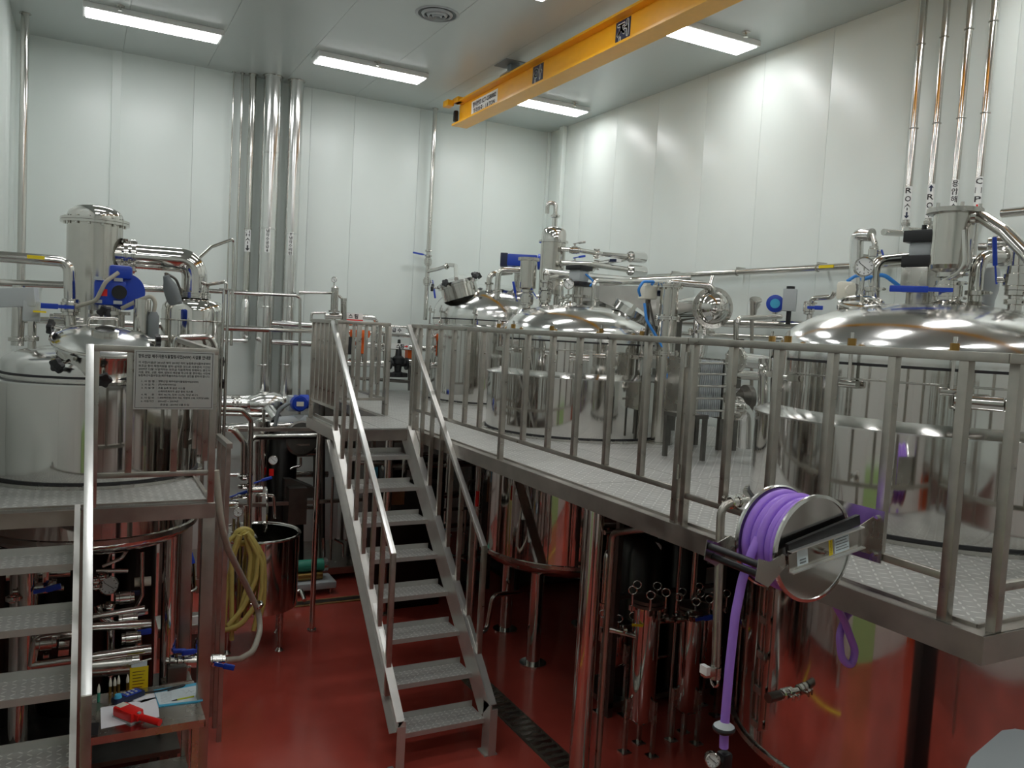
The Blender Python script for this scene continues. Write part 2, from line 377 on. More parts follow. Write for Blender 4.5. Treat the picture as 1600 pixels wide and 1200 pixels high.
# ---------------------------------------------------------------- crane beam
CX, Y0 = 5.62, 12.95
t = T('crane_beam', 'yellow overhead crane beam with white Korean lettering', 'crane', (CX, Y0, 7.36))
MB().b2((CX - .14, YF + .05, 7.70), (CX + .14, Y0 - .05, 7.73)).build('top_flange', 'yellow', t)
MB().b2((CX - .02, YF + .05, 7.38), (CX + .02, Y0, 7.70)).build('web', 'yellow', t)
MB().b2((CX - .14, YF + .05, 7.35), (CX + .14, Y0 + .03, 7.38)).build('bottom_flange', 'yellow', t)
MB().b2((CX - .10, Y0 + .001, 7.43), (CX - .03, Y0 + .09, 7.62), b=.025).build('bumper', 'black', t)
MB().b2((CX - .17, Y0 - .25, 7.70), (CX - .06, Y0 - .02, 7.78), b=.01).box((CX - .22, Y0 + .02, 7.70), (.12, .2, .1), b=.012).build('end_stop', 'yellow', t)
ny = V((-1, 0, 0)); u = V((0, -1, 0)); z = V((0, 0, 1)); fx = CX - .0225
def signplate(y, zc, wd, ht, m): return MB().b2((fx, y - wd / 2, zc - ht / 2), (fx + .002, y + wd / 2, zc + ht / 2))
for ch, (px, py) in (('안', (840, 121)), ('전', (973, 53))):
    c = P(px, py, X=fx); c.z = 7.54
    o = signplate(c.y, c.z, .30, .29, 'navy').build('letter_panel', 'navy', t); text(MB(), ch, (fx - .003, c.y, c.z), u, z, .25, width=.23, bold=.011).build('lettering', 'white', o)
c = P(756, 166, X=fx); o = signplate(c.y, 7.535, .95, .24, 'white').build('rating_plate', 'white', t)
mb = text(MB(), '형식번호 SCT-G5B0002', (fx - .003, c.y, 7.59), u, z, .085, width=.84, bold=.002); text(mb, '정격하중 : 1.8 TON', (fx - .003, c.y, 7.485), u, z, .085, width=.78, bold=.002).build('lettering', 'ink', o)
for y, lb in ((11.07, 'far'), (6.6, 'middle'), (1.5, 'near')):
    MB().b2((CX - .22, y - .2, ZC - .012), (CX + .22, y + .2, ZC - .0005)).box((CX, y, 7.81), (.14, .12, .17)).build('hanger', 'grey', t)
    MB().b2((CX - .16, y - .13, 7.731), (CX + .16, y + .13, 7.75)).build('clamp_plate', 'beam', t)

# ---------------------------------------------------------------- floor drains
t = T('floor_drain', 'dark slotted floor drain running beside the stair foot', 'drain', (4.0, 6, 0))
MB().b2((3.86, 3.0, .001), (4.14, 8.2, .008)).build('drain_frame', 'drain', t)
o = None
for i in range(30):
    y = 4.9 + i * .105
    if o is None: o = MB().b2((3.89, y, .008), (4.11, y + .055, .014)).build('slat', 'satin', t); y0 = y
    else: share(t, o, (0, y - y0, 0))
t = T('floor_drain', 'narrow rusty floor drain behind the open vat', 'drain', (3.0, 11.1, 0))
MB().b2((1.6, 11.0, .001), (3.9, 11.22, .01)).build('drain_frame', 'stain', t)
MB().b2((1.6, 11.05, .0102), (3.9, 11.17, .014)).build('grating', 'dull', t)

t = T('floor_marking', 'yellow floor marking line mirrored low in the big tank', 'marking', (.8, 5, 0))
MB().b2((.1, 5.92, .001), (.84, 5.98, .003)).build('cross_line', 'tag', t); MB().b2((.78, 3.7, .001), (.84, 5.919, .003)).build('long_line', 'tag', t)

# ================================================================ MAIN PLATFORM
D = 2.74; X0 = 3.5; Y0p = 2.08
dk = T('platform_deck', 'raised chequer plate platform carrying the big tanks', 'platform', (X0, Y0p, 0))
def plates(par, xs, ys, z, m='deckplate', th=.012):
    for a, b in zip(xs, xs[1:]):
        for c, d_ in zip(ys, ys[1:]):
            MB().b2((a + .003, c + .003, z - th), (b - .003, d_ - .003, z)).build('floor_plate', m, par)
plates(dk, [X0 + .09, 4.72, 5.94, 7.1, XR - .03], [Y0p + .09, 3.3, 5.5, 7.2, 9.0, 11.2, YB - .03], D)
plates(dk, [2.6, 3.1, X0 + .09], [8.98, 10.2], D); plates(dk, [3.56, X0 + .09], [10.2, 12, YB - .03], D)
def channel(par, p, q, z0, z1, inward, name='edge_beam', m='beam'):
    p = V(p); q = V(q); i = V(inward)
    mb = MB().bar((p.x, p.y, (z0 + z1) / 2), (q.x, q.y, (z0 + z1) / 2), .012, z1 - z0)
    for zz in (z0 + .006, z1 - .006): mb.bar(p.to_3d().xyz + i * .05 + V((0, 0, zz - p.z)), q + i * .05 + V((0, 0, zz - q.z)), .1, .012)
    return mb.build(name, m, par)
def kerb(par, p, q, z): return MB().bar(V(p) + V((0, 0, z)), V(q) + V((0, 0, z)), .012, .05).build('toe_plate', 'beam', par)
channel(dk, (X0, Y0p, 0), (X0, 8.98, 0), 2.60, D - .012, (1, 0, 0)); channel(dk, (X0 - .006, Y0p, 0), (XR - .02, Y0p, 0), 2.601, D - .0105, (0, 1, 0))
channel(dk, (2.55, 8.96, 0), (X0, 8.96, 0), 2.601, D - .0135, (0, 1, 0)); channel(dk, (2.55, 8.96, 0), (2.55, 10.25, 0), 2.60, D - .012, (1, 0, 0))
channel(dk, (2.55, 10.25, 0), (3.56, 10.25, 0), 2.602, D - .0145, (0, -1, 0)); channel(dk, (3.52, 10.25, 0), (3.52, YB - .03, 0), 2.60, D - .012, (1, 0, 0))
kerb(dk, (X0 + .085, Y0p + .085, 0), (X0 + .085, 8.9, 0), D - .02); kerb(dk, (X0 + .085, Y0p + .085, 0), (XR - .05, Y0p + .085, 0), D - .02)
kerb(dk, (2.63, 9.0, 0), (2.63, 10.2, 0), D + .015)
for y in (3.2, 4.6, 6.2, 7.4, 10.0, 11.3, 12.8):
    MB().bar((X0 + .02, y, 2.655), (XR - .03, y, 2.655), .07, .12).build('joist', 'darksteel', dk)
for x in (4.2, 7.6): MB().bar((x, Y0p + .1, 2.56), (x, YB - .1, 2.56), .09, .07).build('joist', 'darksteel', dk)
def column(x, y, r, label, zt=2.6):
    t = T('support_column', label, 'column', (x, y, 0), 'platform columns')
    MB().cyl((x, y, .02), (x, y, zt - .02), r, n=28).build('shaft', 'steel', t); MB().lathe([(0, 0), (r * 1.7, 0), (r * 1.7, .02), (0, .02)], (x, y, 0), n=24).build('base_plate', 'satin', t)
    MB().box((x, y, zt - .01), (r * 2.6, r * 2.6, .02)).build('cap_plate', 'satin', t)
column(3.82, 5.58, .082, 'thick polished column under the platform edge beside the floor drain')
column(3.72, 10.4, .06, 'polished column under the stair landing')
column(7.6, 5.6, .08, 'polished column near the right wall under the platform')
column(7.6, 10.6, .08, 'polished column in the dark far under the platform')
column(2.68, 10.1, .034, 'slim column carrying the left corner of the stair landing')

# ---------------------------------------------------------------- railings
def railing(label, p, q, zt, zb, zf, bal, posts, grp='platform guard rails', w=.044, m='rail', top=True):
    """top rail, bottom rail, balusters (distance along p-q) and posts down to the deck edge"""
    p = V((*p, 0)); q = V((*q, 0)); d = (q - p); L = d.length; d.normalize()
    t = T('guard_rail', label, 'railing', (p.x, p.y, zf), grp)
    zz = lambda s, h: p + d * s + V((0, 0, h))
    if top: MB().bar(zz(-.02, zt - .022), zz(L + .02, zt - .022), .055, .044, b=.004).build('top_rail', m, t)
    ps = sorted(posts); segs = list(zip(ps, ps[1:])) or [(0, L)]
    for a, b in segs:
        if b - a > .12: MB().bar(zz(a + w / 2, zb), zz(b - w / 2, zb), .036, .036, b=.003).build('bottom_rail', m, t)
    o = None
    for s in bal:
        if o is None: o = MB().bar(zz(s, zb + .018), zz(s, zt - .044), w, w, up=d.cross(V((0, 0, 1))), b=.003).build('baluster', m, t); s0 = s
        else: share(t, o, d * (s - s0))
    o = None
    for s in posts:
        if o is None: o = MB().bar(zz(s, zf), zz(s, zt - .044), w * 1.08, w * 1.08, up=d.cross(V((0, 0, 1))), b=.003).build('post', m, t); s0 = s
        else: share(t, o, d * (s - s0))
    return t
ZT = 3.965
Ys = lambda v: [9.22 - q for q in v]
r1 = railing('long guard rail along the platform edge from the stair top to the hose pipe', (X0 + .035, 9.22), (X0 + .035, 4.2), ZT, 2.955, D - .012,
        Ys([8.74, 8.38, 8.01, 7.65, 7.29, 6.38, 5.94, 5.52, 5.07, 4.63]), Ys([9.17, 9.0, 6.8, 4.225]))
r2 = railing('near guard rail section in front of the big tank, holding the hose reel', (X0 + .035, 4.155), (X0 + .035, Y0p + .03), ZT, 2.93, D - .012,
        [4.155 - q for q in (3.78, 3.41, 3.03, 2.66)], [4.155 - q for q in (4.14, 2.29)])
for zc in (3.08, 3.82): MB().cyl((X0 + .005, 4.18, zc - .05), (X0 + .005, 4.18, zc + .05), .014, n=10).build('hinge', 'satin', r1)
railing('guard rail along the near end of the platform at the right edge', (X0 + .035, Y0p + .03), (7.9, Y0p + .03), ZT, 2.93, D - .012, [.42 + .38 * k for k in range(11) if k != 4], [.08, 2.0, 4.3])
railing('short guard rail on the left side of the stair landing', (2.59, 9.08), (2.59, 10.22), ZT, 2.955, D - .012, [.18, .36, .55, .74, .93], [0, 1.14])
railing('guard rail crossing the back of the stair landing', (2.59, 10.3), (3.6, 10.3), ZT, 2.955, D - .012, [.2, .4, .6, .8], [1.02])
railing('guard rail behind the stair landing beside the orange valve', (3.62, 10.42), (3.62, 12.3), ZT, 2.955, D - .012, [.3, .6, .9, 1.2, 1.5], [0, 1.86])

# ---------------------------------------------------------------- stairs
def stair(label, xa, xb, yt, zt, n, y1, z1, run, rise, hx, top, bot, foot=True, newel=None, rails=('l', 'r'), hm=('rail', 'rail'), fl=.07):
    t = T('steel_stair', label, 'stairs', ((xa + xb) / 2, y1, 0)); sl = rise / run
    o = None
    for k in range(n):
        y = y1 + run * k; z_ = z1 + rise * k
        if o is None:
            w_ = xb - xa - .012
            o = MB().b2((xa + .006, y, z_ - .006), (xb - .006, y + .27, z_)).build('tread', 'chequer', t)
            l1 = MB().b2((xa + .006, y - .006, z_ - .045), (xb - .006, y + .0, z_)).build('tread_lip', 'chequer', o)
            l2 = MB().b2((xa + .006, y + .27, z_ - .006), (xb - .006, y + .276, z_ + .055)).build('tread_upstand', 'chequer', o)
        else:
            c = share(t, o, (0, run * k, rise * k))
            for l in (l1, l2): q = l.copy(); COL.objects.link(q); q.parent = c
    dz = V((0, 0, 1)); up = V((0, -sl, 1)).normalized()
    for sx, xs in ((-1, xa), (1, xb)):
        a = V((xs, yt + .05, zt - .06)); b = V((xs, y1 - .0, zt - .06 - (yt + .05 - y1) * sl))
        mb = MB().bar(a, b, .012, .26, up=up)
        for s_ in (-.124, .124): mb.bar(a + up * s_ + V((sx * fl / 2, 0, 0)), b + up * s_ + V((sx * fl / 2, 0, 0)), fl, .012, up=up)
        if foot: mb.b2((xs - .006, y1 - .12, .012), (xs + .006, y1 + .03, b.z + .1)).b2((xs, y1 - .12, .012), (xs + sx * .07, y1 - .108, b.z + .06)).b2((xs - .04, y1 - .12, 0), (xs + .09 * sx, y1 + .04, .012))
        mb.build('stringer', 'stringer', t)
    for side, hxx, mm in (('l', hx[0], hm[0]), ('r', hx[1], hm[1])):
        if side not in rails: continue
        a = V((hxx, *top)); b = V((hxx, *bot)); s = (top[1] - bot[1]) / (top[0] - bot[0])
        MB().bar(a, b, .05, .044, up=V((0, -s, 1)), b=.004).build('handrail', mm, t)
        nz = newel if newel is not None else bot[1] - 1.2
        MB().b2((hxx - .024, bot[0] - .024, nz), (hxx + .024, bot[0] + .024, bot[1] + .02), b=.003).build('newel_post', 'rail', t)
        nb = 8; gap = 1.02
        for k in range(1, nb):
            y = bot[0] + (top[0] - bot[0]) * k / nb; z_ = bot[1] + (y - bot[0]) * s
            MB().b2((hxx - .02, y - .02, z_ - gap), (hxx + .02, y + .02, z_ - .02)).build('baluster', 'rail', t)
            ya = bot[0] + (top[0] - bot[0]) * (k - 1) / nb
            MB().bar((hxx, ya + .03, bot[1] + (ya + .03 - bot[0]) * s - gap), (hxx, y - .03, bot[1] + (y - .03 - bot[0]) * s - gap), .036, .03, up=V((0, -s, 1))).build('bottom_rail', mm, t)
    return t
stair('steep steel stair with chequer plate treads up to the main platform', 2.58, 3.42, 9.0, D, 8, 6.60, .315, .323, .303, (2.55, 3.47), (9.22, 3.94), (6.9, 1.86), newel=.55, hm=('railwhite', 'stringer'))
# ================================================================ TANKS
def tank(name, label, c, rl, ru, zbot, zdeck, zb0, zb1, zs, zap, nclamp=12, cone=.3, legs=(), zleg=0., a0=0., brass=True, dm='dome', legk=.72):
    cx, cy = c; o3 = (cx, cy, 0)
    t = T(name, label, 'tank', (cx, cy, zleg if legs else zbot))
    K = 72
    bot = [(0, zbot - cone)] + [(rl * math.sin(math.pi / 2 * k / 8), zbot - cone * math.cos(math.pi / 2 * k / 8)) for k in range(1, 9)]
    MB().lathe(bot, o3, n=K).build('bottom_dish', 'steel', t, ang=50)
    MB().lathe([(rl, zbot + .001), (rl, zb0)], o3, n=K).build('jacket', 'steel', t)
    MB().lathe([(rl, zbot - .015), (rl + .022, zbot - .01), (rl + .022, zbot + .03), (rl, zbot + .035)], o3, n=K).build('bottom_rim', 'satin', t)
    MB().lathe([(rl, zb0), (rl + .014, zb0), (rl + .014, zb0 + .012), (ru, zb1), (ru - .01, zb1)], o3, n=K).build('shoulder_band', 'dome', t)
    MB().lathe([(ru, zb1 - .02), (ru, zs - .012)], o3, n=K).build('upper_shell', 'steel', t)
    MB().lathe([(ru, zs - .11), (ru + .008, zs - .108), (ru + .008, zs - .098), (ru, zs - .096)], o3, n=K).build('weld_bead', 'satin', t)
    MB().lathe([(ru - .02, zs - .012), (ru + .012, zs - .012), (ru + .012, zs + .006), (ru - .02, zs + .006)], o3, n=K).build('gasket', 'rubber', t)
    h = zap - zs - .07; z0 = zs + .07
    pr = [(ru + .002, zs + .006), (ru + .002, z0 - .01)] + [(ru * math.cos(math.pi / 2 * k / 14) ** .86, z0 + h * math.sin(math.pi / 2 * k / 14)) for k in range(0, 14)] + [(0, zap)]
    MB().lathe(pr, o3, n=K).build('lid', dm, t, ang=60)
    if zdeck:
        MB().lathe([(rl + .002, zdeck + .03), (rl + .05, zdeck + .028), (rl + .05, zdeck + .001), (rl + .002, zdeck + .001)], o3, n=K).build('deck_collar', 'satin', t)
        MB().lathe([(rl + .001, zdeck + .05), (rl + .012, zdeck + .048), (rl + .012, zdeck + .03), (rl + .001, zdeck + .03)], o3, n=K).build('deck_seal', 'rubber', t)
    for k in range(nclamp):
        a = a0 + 2 * math.pi * k / nclamp; d = V((math.cos(a), math.sin(a), 0)); q = V((cx, cy, 0)) + d * (ru + .055); s = V((-d.y, d.x, 0))
        mb = MB().cyl(q + V((0, 0, zs - .14)), q + V((0, 0, zs + .205)), .013, n=8).cyl(q - s * .06 + V((0, 0, zs - .14)), q + s * .06 + V((0, 0, zs - .14)), .024, n=10)
        mb.bar(q - d * .06 - s * .04 + V((0, 0, zs - .14)), q - s * .04 + V((0, 0, zs - .14)), .012, .05).bar(q - d * .06 + s * .04 + V((0, 0, zs - .14)), q + s * .04 + V((0, 0, zs - .14)), .012, .05)
        mb.bar(q - d * .065 + V((0, 0, zs + .1)), q + d * .02 + V((0, 0, zs + .1)), .06, .03)
        sb = mb.build('swing_bolt', 'pipe', t)
        MB().cyl(q + V((0, 0, zs + .116)), q + V((0, 0, zs + .165)), .028, n=8).build('nut', 'brass' if brass else 'pipe', sb)
    for (a, rr) in legs:
        q = V((cx + rl * legk * math.cos(a), cy + rl * legk * math.sin(a), zleg))
        MB().cyl(q, q + V((0, 0, zbot - zleg + .02)), rr, n=24).lathe([(0, 0), (rr * 1.9, 0), (rr * 1.9, .02), (0, .02)], q).build('leg', 'steel', t)
    t['c'] = 0; del t['c']
    dz = lambda x, y: z0 + h * math.sqrt(max(0, 1 - min(1, (math.hypot(x - cx, y - cy) / ru)) ** 2.2))
    return t, dz
A, dzA = tank('extraction_tank', 'large polished steel tank nearest the viewer, behind the hose reel', (5.68, 3.94), 1.26, 1.12, .98, D, 3.43, 3.50, 3.855, 4.32,
              12, .3, [(math.radians(q), .1) for q in (165, 255, 345, 75)], a0=math.radians(10))
B, dzB = tank('extraction_tank', 'middle polished steel tank beside the stair top', (5.5, 8.65), 1.10, .94, 1.28, D, 3.44, 3.51, 3.865, 4.32,
              11, .28, [(math.radians(q), .085) for q in (215, 305, 35, 125)], a0=math.radians(23.6))
Ct, dzC = tank('extraction_tank', 'rearmost polished steel tank against the back wall', (6.22, 12.5), 1.09, 1.02, 2.2, D, 3.98, 4.02, 4.10, 4.72, 10, .25, a0=.2, brass=False)
Dt, dzD = tank('concentrator_tank', 'squat polished steel tank on the left platform with a knobbed manhole', (.13, 7.87), .83, .71, 2.1, 2.54, 3.335, 3.365, 3.395, 3.63, 0, .22, [(math.radians(q), .072) for q in (327, 50, 225, 130)], legk=.87)
UP = V((0, 0, 1))
def nozzle(par, x, y, dz, r, top, name='nozzle', m='pipe'):
    z0 = dz(x, y); MB().lathe([(r * 2.1, z0 - .03), (r * 1.5, z0 + .02), (r, z0 + .04), (r, top)], (x, y, 0), n=20).build(name, m, par)
def handle_d(par, p, q, out, r=.012):
    p = V(p); q = V(q); o = V(out); subpipe(par, [p, p + o, q + o, q], r, 'pipe', 'grip')

# ---- big tank A fittings
def at(t, x, y, H): return P(x, y, H=H)
g = P(1350, 417, H=6.75); gb = V((g.x, g.y, dzA(g.x, g.y)))
MB().lathe([(0, 0), (.17, 0), (.17, .03), (.12, .045), (0, .05)], gb - UP * .015, V((-.25, -.2, 1))).build('sight_port', 'pipe', A)
MB().ring(gb + UP * .03, V((-.25, -.2, 1)), .15, .018).build('port_ring', 'pipe', A)
gauge(A, g, V((-.75, -.95, .12)), .075, gb + UP * .02)
clampring(A, gb.lerp(g, .35), UP, .022, wing=False)
# elbow pipe left of actuator
a = P(1366, 470, H=6.95); b = P(1367, 408, H=6.95); c = P(1420, 403, H=7.15)
subpipe(A, [V((a.x, a.y, dzA(a.x, a.y) - .02)), b, c], .042, bend=.1); clampring(A, P(1363, 452, H=6.95), UP, .042)
# pneumatic actuator
ac = P(1436, 480, H=7.0); x1, y1 = ac.x, ac.y; zt_ = P(1436, 371, H=7.0).z; zb_ = P(1436, 410, H=7.0).z
t0 = MB().box((x1, y1, (zt_ + zb_) / 2), (.17, .17, zt_ - zb_ - .08), b=.03, rz=.2).build('actuator_body', 'lightgrey', A)
MB().box((x1, y1, zt_), (.23, .23, .09), rz=.2, b=.01).build('end_plate', 'black', t0); MB().box((x1, y1, zb_), (.23, .23, .09), rz=.2, b=.01).build('end_plate', 'black', t0)
MB().cyl((x1, y1, dzA(x1, y1) - .03), (x1, y1, zb_ - .045), .1, n=24).box((x1, y1, zb_ - .14), (.26, .2, .19), rz=.2, b=.01).build('yoke', 'satin', A)
for dx in (-.06, .06): MB().cyl((x1 + dx, y1 - .03, zt_ + .045), (x1 + dx, y1 - .03, zt_ + .085), .018, n=8).build('air_port', 'black', t0)
subpipe(A, [P(1345, 437, H=6.9), P(1380, 428, H=6.95), P(1406, 448, H=7.0)], .016, 'bluehose', 'air_hose', bend=.1)
# sight-glass receiver
rc = P(1478, 490, H=6.72); x2, y2 = rc.x, rc.y; zT = P(1483, 330, H=6.72).z; zB = P(1478, 415, H=6.72).z
MB().lathe([(.137, zB + .0), (.137, zT - .02)], (x2, y2, 0), n=36).lathe([(.137, zB), (.13, zB - .03), (.055, zB - .07), (.055, dzA(x2, y2) - .03)], (x2, y2, 0), n=30).build('receiver', 'brushed', A)
MB().lathe([(0, zT + .012), (.185, zT + .01), (.185, zT - .022), (.137, zT - .022)], (x2, y2, 0), n=36).build('receiver_lid', 'satin', A)
for k in range(6):
    q = V((x2 + .163 * math.cos(k), y2 + .163 * math.sin(k), zT)); MB().cyl(q - UP * .02, q + UP * .04, .014, n=8).build('lid_bolt', 'pipe', A)
for yy in (430, 443, 466): clampring(A, V((x2, y2, P(1475, yy, H=6.72).z)), UP, .062)
v0 = V((x2, y2, P(1475, 455, H=6.72).z)); right = V((.57, -.82, 0)); valve(A, v0, UP, .06, -right, hl=.38, up=-V((.82, .57, 0)))
MB().lathe([(.15, 0), (.12, .03), (.075, .05), (.06, .05)], (x2, y2, dzA(x2, y2) - .02), n=24).build('nozzle', 'pipe', A)
subpipe(A, [P(1507, 360, H=6.62), P(1510, 420, H=6.6), P(1478, 438, H=6.68)], .03, bend=.12, name='drain_leg')
q = [P(1500, 342, H=6.7), P(1532, 337, H=6.65), P(1570, 362, H=6.45), P(1612, 405, H=6.2), P(1640, 470, H=6.1)]
subpipe(A, q, .045, bend=.2, name='transfer_elbow'); clampring(A, P(1512, 340, H=6.69), right, .05); clampring(A, P(1520, 338, H=6.67), right, .045)
# inverted U with valve
u0 = P(1521, 488, H=6.85); u1 = P(1527, 400, H=6.85); u2 = P(1590, 402, H=7.15)
subpipe(A, [V((u0.x, u0.y, dzA(u0.x, u0.y) - .02)), V((u0.x, u0.y, u1.z)), u2], .05, bend=.13, name='vent_bend'); clampring(A, V((u0.x, u0.y, P(1520, 458, H=6.85).z)), UP, .05); clampring(A, P(1568, 401, H=7.05), u2 - V((u0.x, u0.y, u1.z)), .05)
MB().lathe([(.13, 0), (.08, .03), (.05, .05)], (u0.x, u0.y, dzA(u0.x, u0.y) - .02), n=24).build('nozzle', 'pipe', A)
e0 = P(1584, 490, H=6.75); e1 = P(1584, 380, H=6.75); z_ = dzA(e0.x, e0.y)
subpipe(A, [V((e0.x, e0.y, z_ - .02)), V((e0.x, e0.y, e1.z))], .045, name='riser'); v1 = V((e0.x, e0.y, P(1584, 438, H=6.75).z)); valve(A, v1, UP, .055, V((-.1, .0, 1)), hl=.3, up=-right)
for yy in (420, 458, 472): clampring(A, V((e0.x, e0.y, P(1584, yy, H=6.75).z)), UP, .05)
valve(A, P(1560, 382, H=7.2), right, .04, V((-.7, .6, .5)), hl=.3, up=UP); subpipe(A, [P(1530, 386, H=7.3), P(1600, 384, H=7.2)], .03)
s0 = P(1545, 470, H=7.05); MB().lathe([(0, .25), (.05, .24), (.06, .2), (.06, .08), (.04, .0), (.035, -.2)], s0, n=18).build('probe', 'lightgrey', A)
# white valve positioner on the left side of the dome
w0 = P(1322, 455, H=7.3); o = MB().box(w0, (.16, .13, .15), b=.03, rz=.5).build('positioner', 'cream', A); MB().box(w0 + V((.1, .05, 0)), (.1, .12, .14), rz=.5, b=.01).build('positioner_cover', 'dull', o); MB().cyl(w0 - V((.08, .1, 0)), w0 - V((.12, .15, 0)), .04, n=12).build('cap', 'cream', o)
subpipe(A, [w0 - UP * .06, V((w0.x, w0.y, dzA(w0.x, w0.y) - .05))], .045, name='positioner_stem')
subpipe(A, [w0 + V((0, 0, .08)), P(1335, 432, H=7.3), P(1352, 428, H=7.2)], .014, 'bluehose', 'air_hose')
# sight tube on the shell front and side pipe
s0 = P(1508, 628, H=5.72); d = V((.57, -.82, 0))
mb = MB().cyl(s0 - d * .06, s0 + d * .2, .045).lathe([(0, 0), (.06, 0), (.06, .02), (0, .02)], s0 - d * .06, d, 18).lathe([(0, 0), (.045, .01), (.03, .05), (0, .06)], s0 + d * .2, d, 18); mb.cyl(s0, s0 + V((.82, .57, 0)) * .14, .03).build('sample_port', 'pipe', A)
# level-glass ladder, drain nozzle and leg ring below the platform
n0 = P(1254, 1077, H=5.95); dr = (n0 - V((5.68, 3.94, n0.z))).normalized()
rim = V((5.68, 3.94, n0.z)) + dr * 1.255
mb = MB().cyl(rim, rim + dr * .2, .025); mb.build('drain_stub', 'pipe', A); clampring(A, rim + dr * .06, dr, .028); clampring(A, rim + dr * .11, dr, .028); MB().cyl(rim + dr * .16, rim + dr * .27, .034).build('drain_cap', 'dull', A)
lg = P(1202, 1000, H=6.15); dl = (V((lg.x - 5.68, lg.y - 3.94, 0))).normalized(); ba = V((5.68, 3.94, 0)) + dl * 1.285; s = V((-dl.y, dl.x, 0))
o = MB().bar(ba - s * .05 + UP * 1.15, ba - s * .05 + UP * 2.5, .014, .03, up=dl).bar(ba + s * .05 + UP * 1.15, ba + s * .05 + UP * 2.5, .014, .03, up=dl).build('level_glass', 'pipe', A)
for k in range(6): MB().bar(ba - s * .05 + UP * (1.17 + .26 * k), ba + s * .05 + UP * (1.17 + .26 * k), .05, .02, up=dl).build('rung', 'satin', o)

# ---- middle tank B fittings
H0 = 10.25
vw = V((.5365, .844, 0)); rt = V((.844, -.5365, 0))
def stand(par, dz, x, ytop, H, r, m='pipe', name='standpipe'):
    q = P(x, ytop, H=H); z0 = dz(q.x, q.y); MB().lathe([(r * 2.2, z0 - .03), (r * 1.5, z0 + .015), (r, z0 + .035), (r, q.z)], (q.x, q.y, 0), n=18).build(name, m, par); return q
# receiver cylinder on the left
q = stand(B, dzB, 824, 450, 10.35, .055); zT = P(828, 405, H=10.35).z
MB().lathe([(.05, q.z - .03), (.105, q.z), (.105, zT)], (q.x, q.y, 0), n=32).build('receiver', 'brushed', B); MB().lathe([(.1, zT - .02), (.135, zT - .02), (.135, zT + .015), (0, zT + .02)], (q.x, q.y, 0), n=28).build('receiver_lid', 'satin', B)
for yy in (455, 463, 474): clampring(B, V((q.x, q.y, P(824, yy, H=10.35).z)), UP, .058)
valve(B, V((q.x, q.y, P(824, 468, H=10.35).z)), UP, .055, V((-.2, 0, 1)), hl=.22, up=-rt)
# second standpipe with valve
q = stand(B, dzB, 854, 428, 10.3, .045); MB().sph(q, .05).build('cap', 'pipe', B)
for yy in (440, 452, 459, 468): clampring(B, V((q.x, q.y, P(854, yy, H=10.3).z)), UP, .055)
valve(B, V((q.x, q.y, P(854, 464, H=10.3).z)), UP, .05, -rt * .6 + UP, hl=.24, up=-rt)
subpipe(B, [V((q.x, q.y, P(854, 437, H=10.3).z)), P(870, 432, H=10.6), P(905, 430, H=10.9)], .03)
# gauge
g = P(889, 444, H=10.05); gb = V((g.x, g.y, dzB(g.x, g.y))); gauge(B, g, V((-.55, -.95, .12)), .062, gb); clampring(B, gb.lerp(g, .4), UP, .02, wing=False); clampring(B, gb.lerp(g, .12), UP, .04, wing=False)
MB().lathe([(0, .03), (.1, .03), (.12, 0), (.12, -.03)], gb, n=20).build('sight_port', 'pipe', B)
# small elbows
for x, yb, yt_, x2, y2_, H in ((877, 470, 441, 893, 437, 10.2), (928, 474, 438, 970, 441, 10.35)):
    a = P(x, yb, H=H); b = P(x, yt_, H=H); c = P(x2, y2_, H=H + .35); subpipe(B, [V((a.x, a.y, dzB(a.x, a.y) - .02)), b, c], .03, bend=.08, name='elbow'); clampring(B, V((a.x, a.y, dzB(a.x, a.y) + .08)), UP, .034)
# pneumatic actuator with yoke
ac = P(902, 470, H=10.55); zt_ = P(902, 419, H=10.55).z; zb_ = P(902, 444, H=10.55).z
o = MB().box((ac.x, ac.y, (zt_ + zb_) / 2), (.19, .19, zt_ - zb_ - .05), b=.03, rz=.3).build('actuator_body', 'lightgrey', B)
for zz in (zt_, zb_): MB().box((ac.x, ac.y, zz), (.25, .25, .06), rz=.3, b=.008).build('end_plate', 'black', o)
MB().cyl((ac.x, ac.y, dzB(ac.x, ac.y) - .03), (ac.x, ac.y, zb_ - .03), .07, n=20).lathe([(0, 0), (.16, 0), (.16, .03), (0, .03)], (ac.x, ac.y, dzB(ac.x, ac.y) + .12)).build('yoke', 'satin', B)
subpipe(B, [P(915, 428, H=10.5), P(928, 440, H=10.5), P(922, 447, H=10.45)], .013, 'bluehose', 'air_hose', bend=.05)
# hinged hatch on the right flank
hc = P(985, 500, H=10.2); zz = dzB(hc.x, hc.y); nrm = (V((hc.x - 5.5, hc.y - 8.65, 0)).normalized() * .6 + UP).normalized(); hp = V((hc.x, hc.y, zz)) + nrm * .03
MB().lathe([(.26, -.06), (.26, .03), (.2, .035), (.2, .0), (0, 0)], hp, nrm, 32).build('hatch_neck', 'pipe', B); hx_, hy_, _ = frame(nrm)
MB().lathe([(0, .10), (.15, .085), (.24, .05), (.27, .045), (.27, .032), (0, .032)], hp, nrm, 32).build('hatch_cover', 'dome', B)
MB().bar(hp + hx_ * .26 + nrm * .09, hp - hx_ * .26 + nrm * .09, .04, .02, up=nrm).bar(hp - hx_ * .28 - nrm * .03, hp - hx_ * .28 + nrm * .1, .05, .03, up=hx_).build('hatch_arm', 'pipe', B)
# side sight tube
s0 = P(890, 558, H=9.22); mb = MB().cyl(s0, s0 + rt * .22, .035).lathe([(0, 0), (.055, 0), (.055, .02), (0, .02)], s0, rt, 16); mb.cyl(s0 + rt * .03, s0 + rt * .03 + vw * .14, .025).build('sample_port', 'pipe', B)

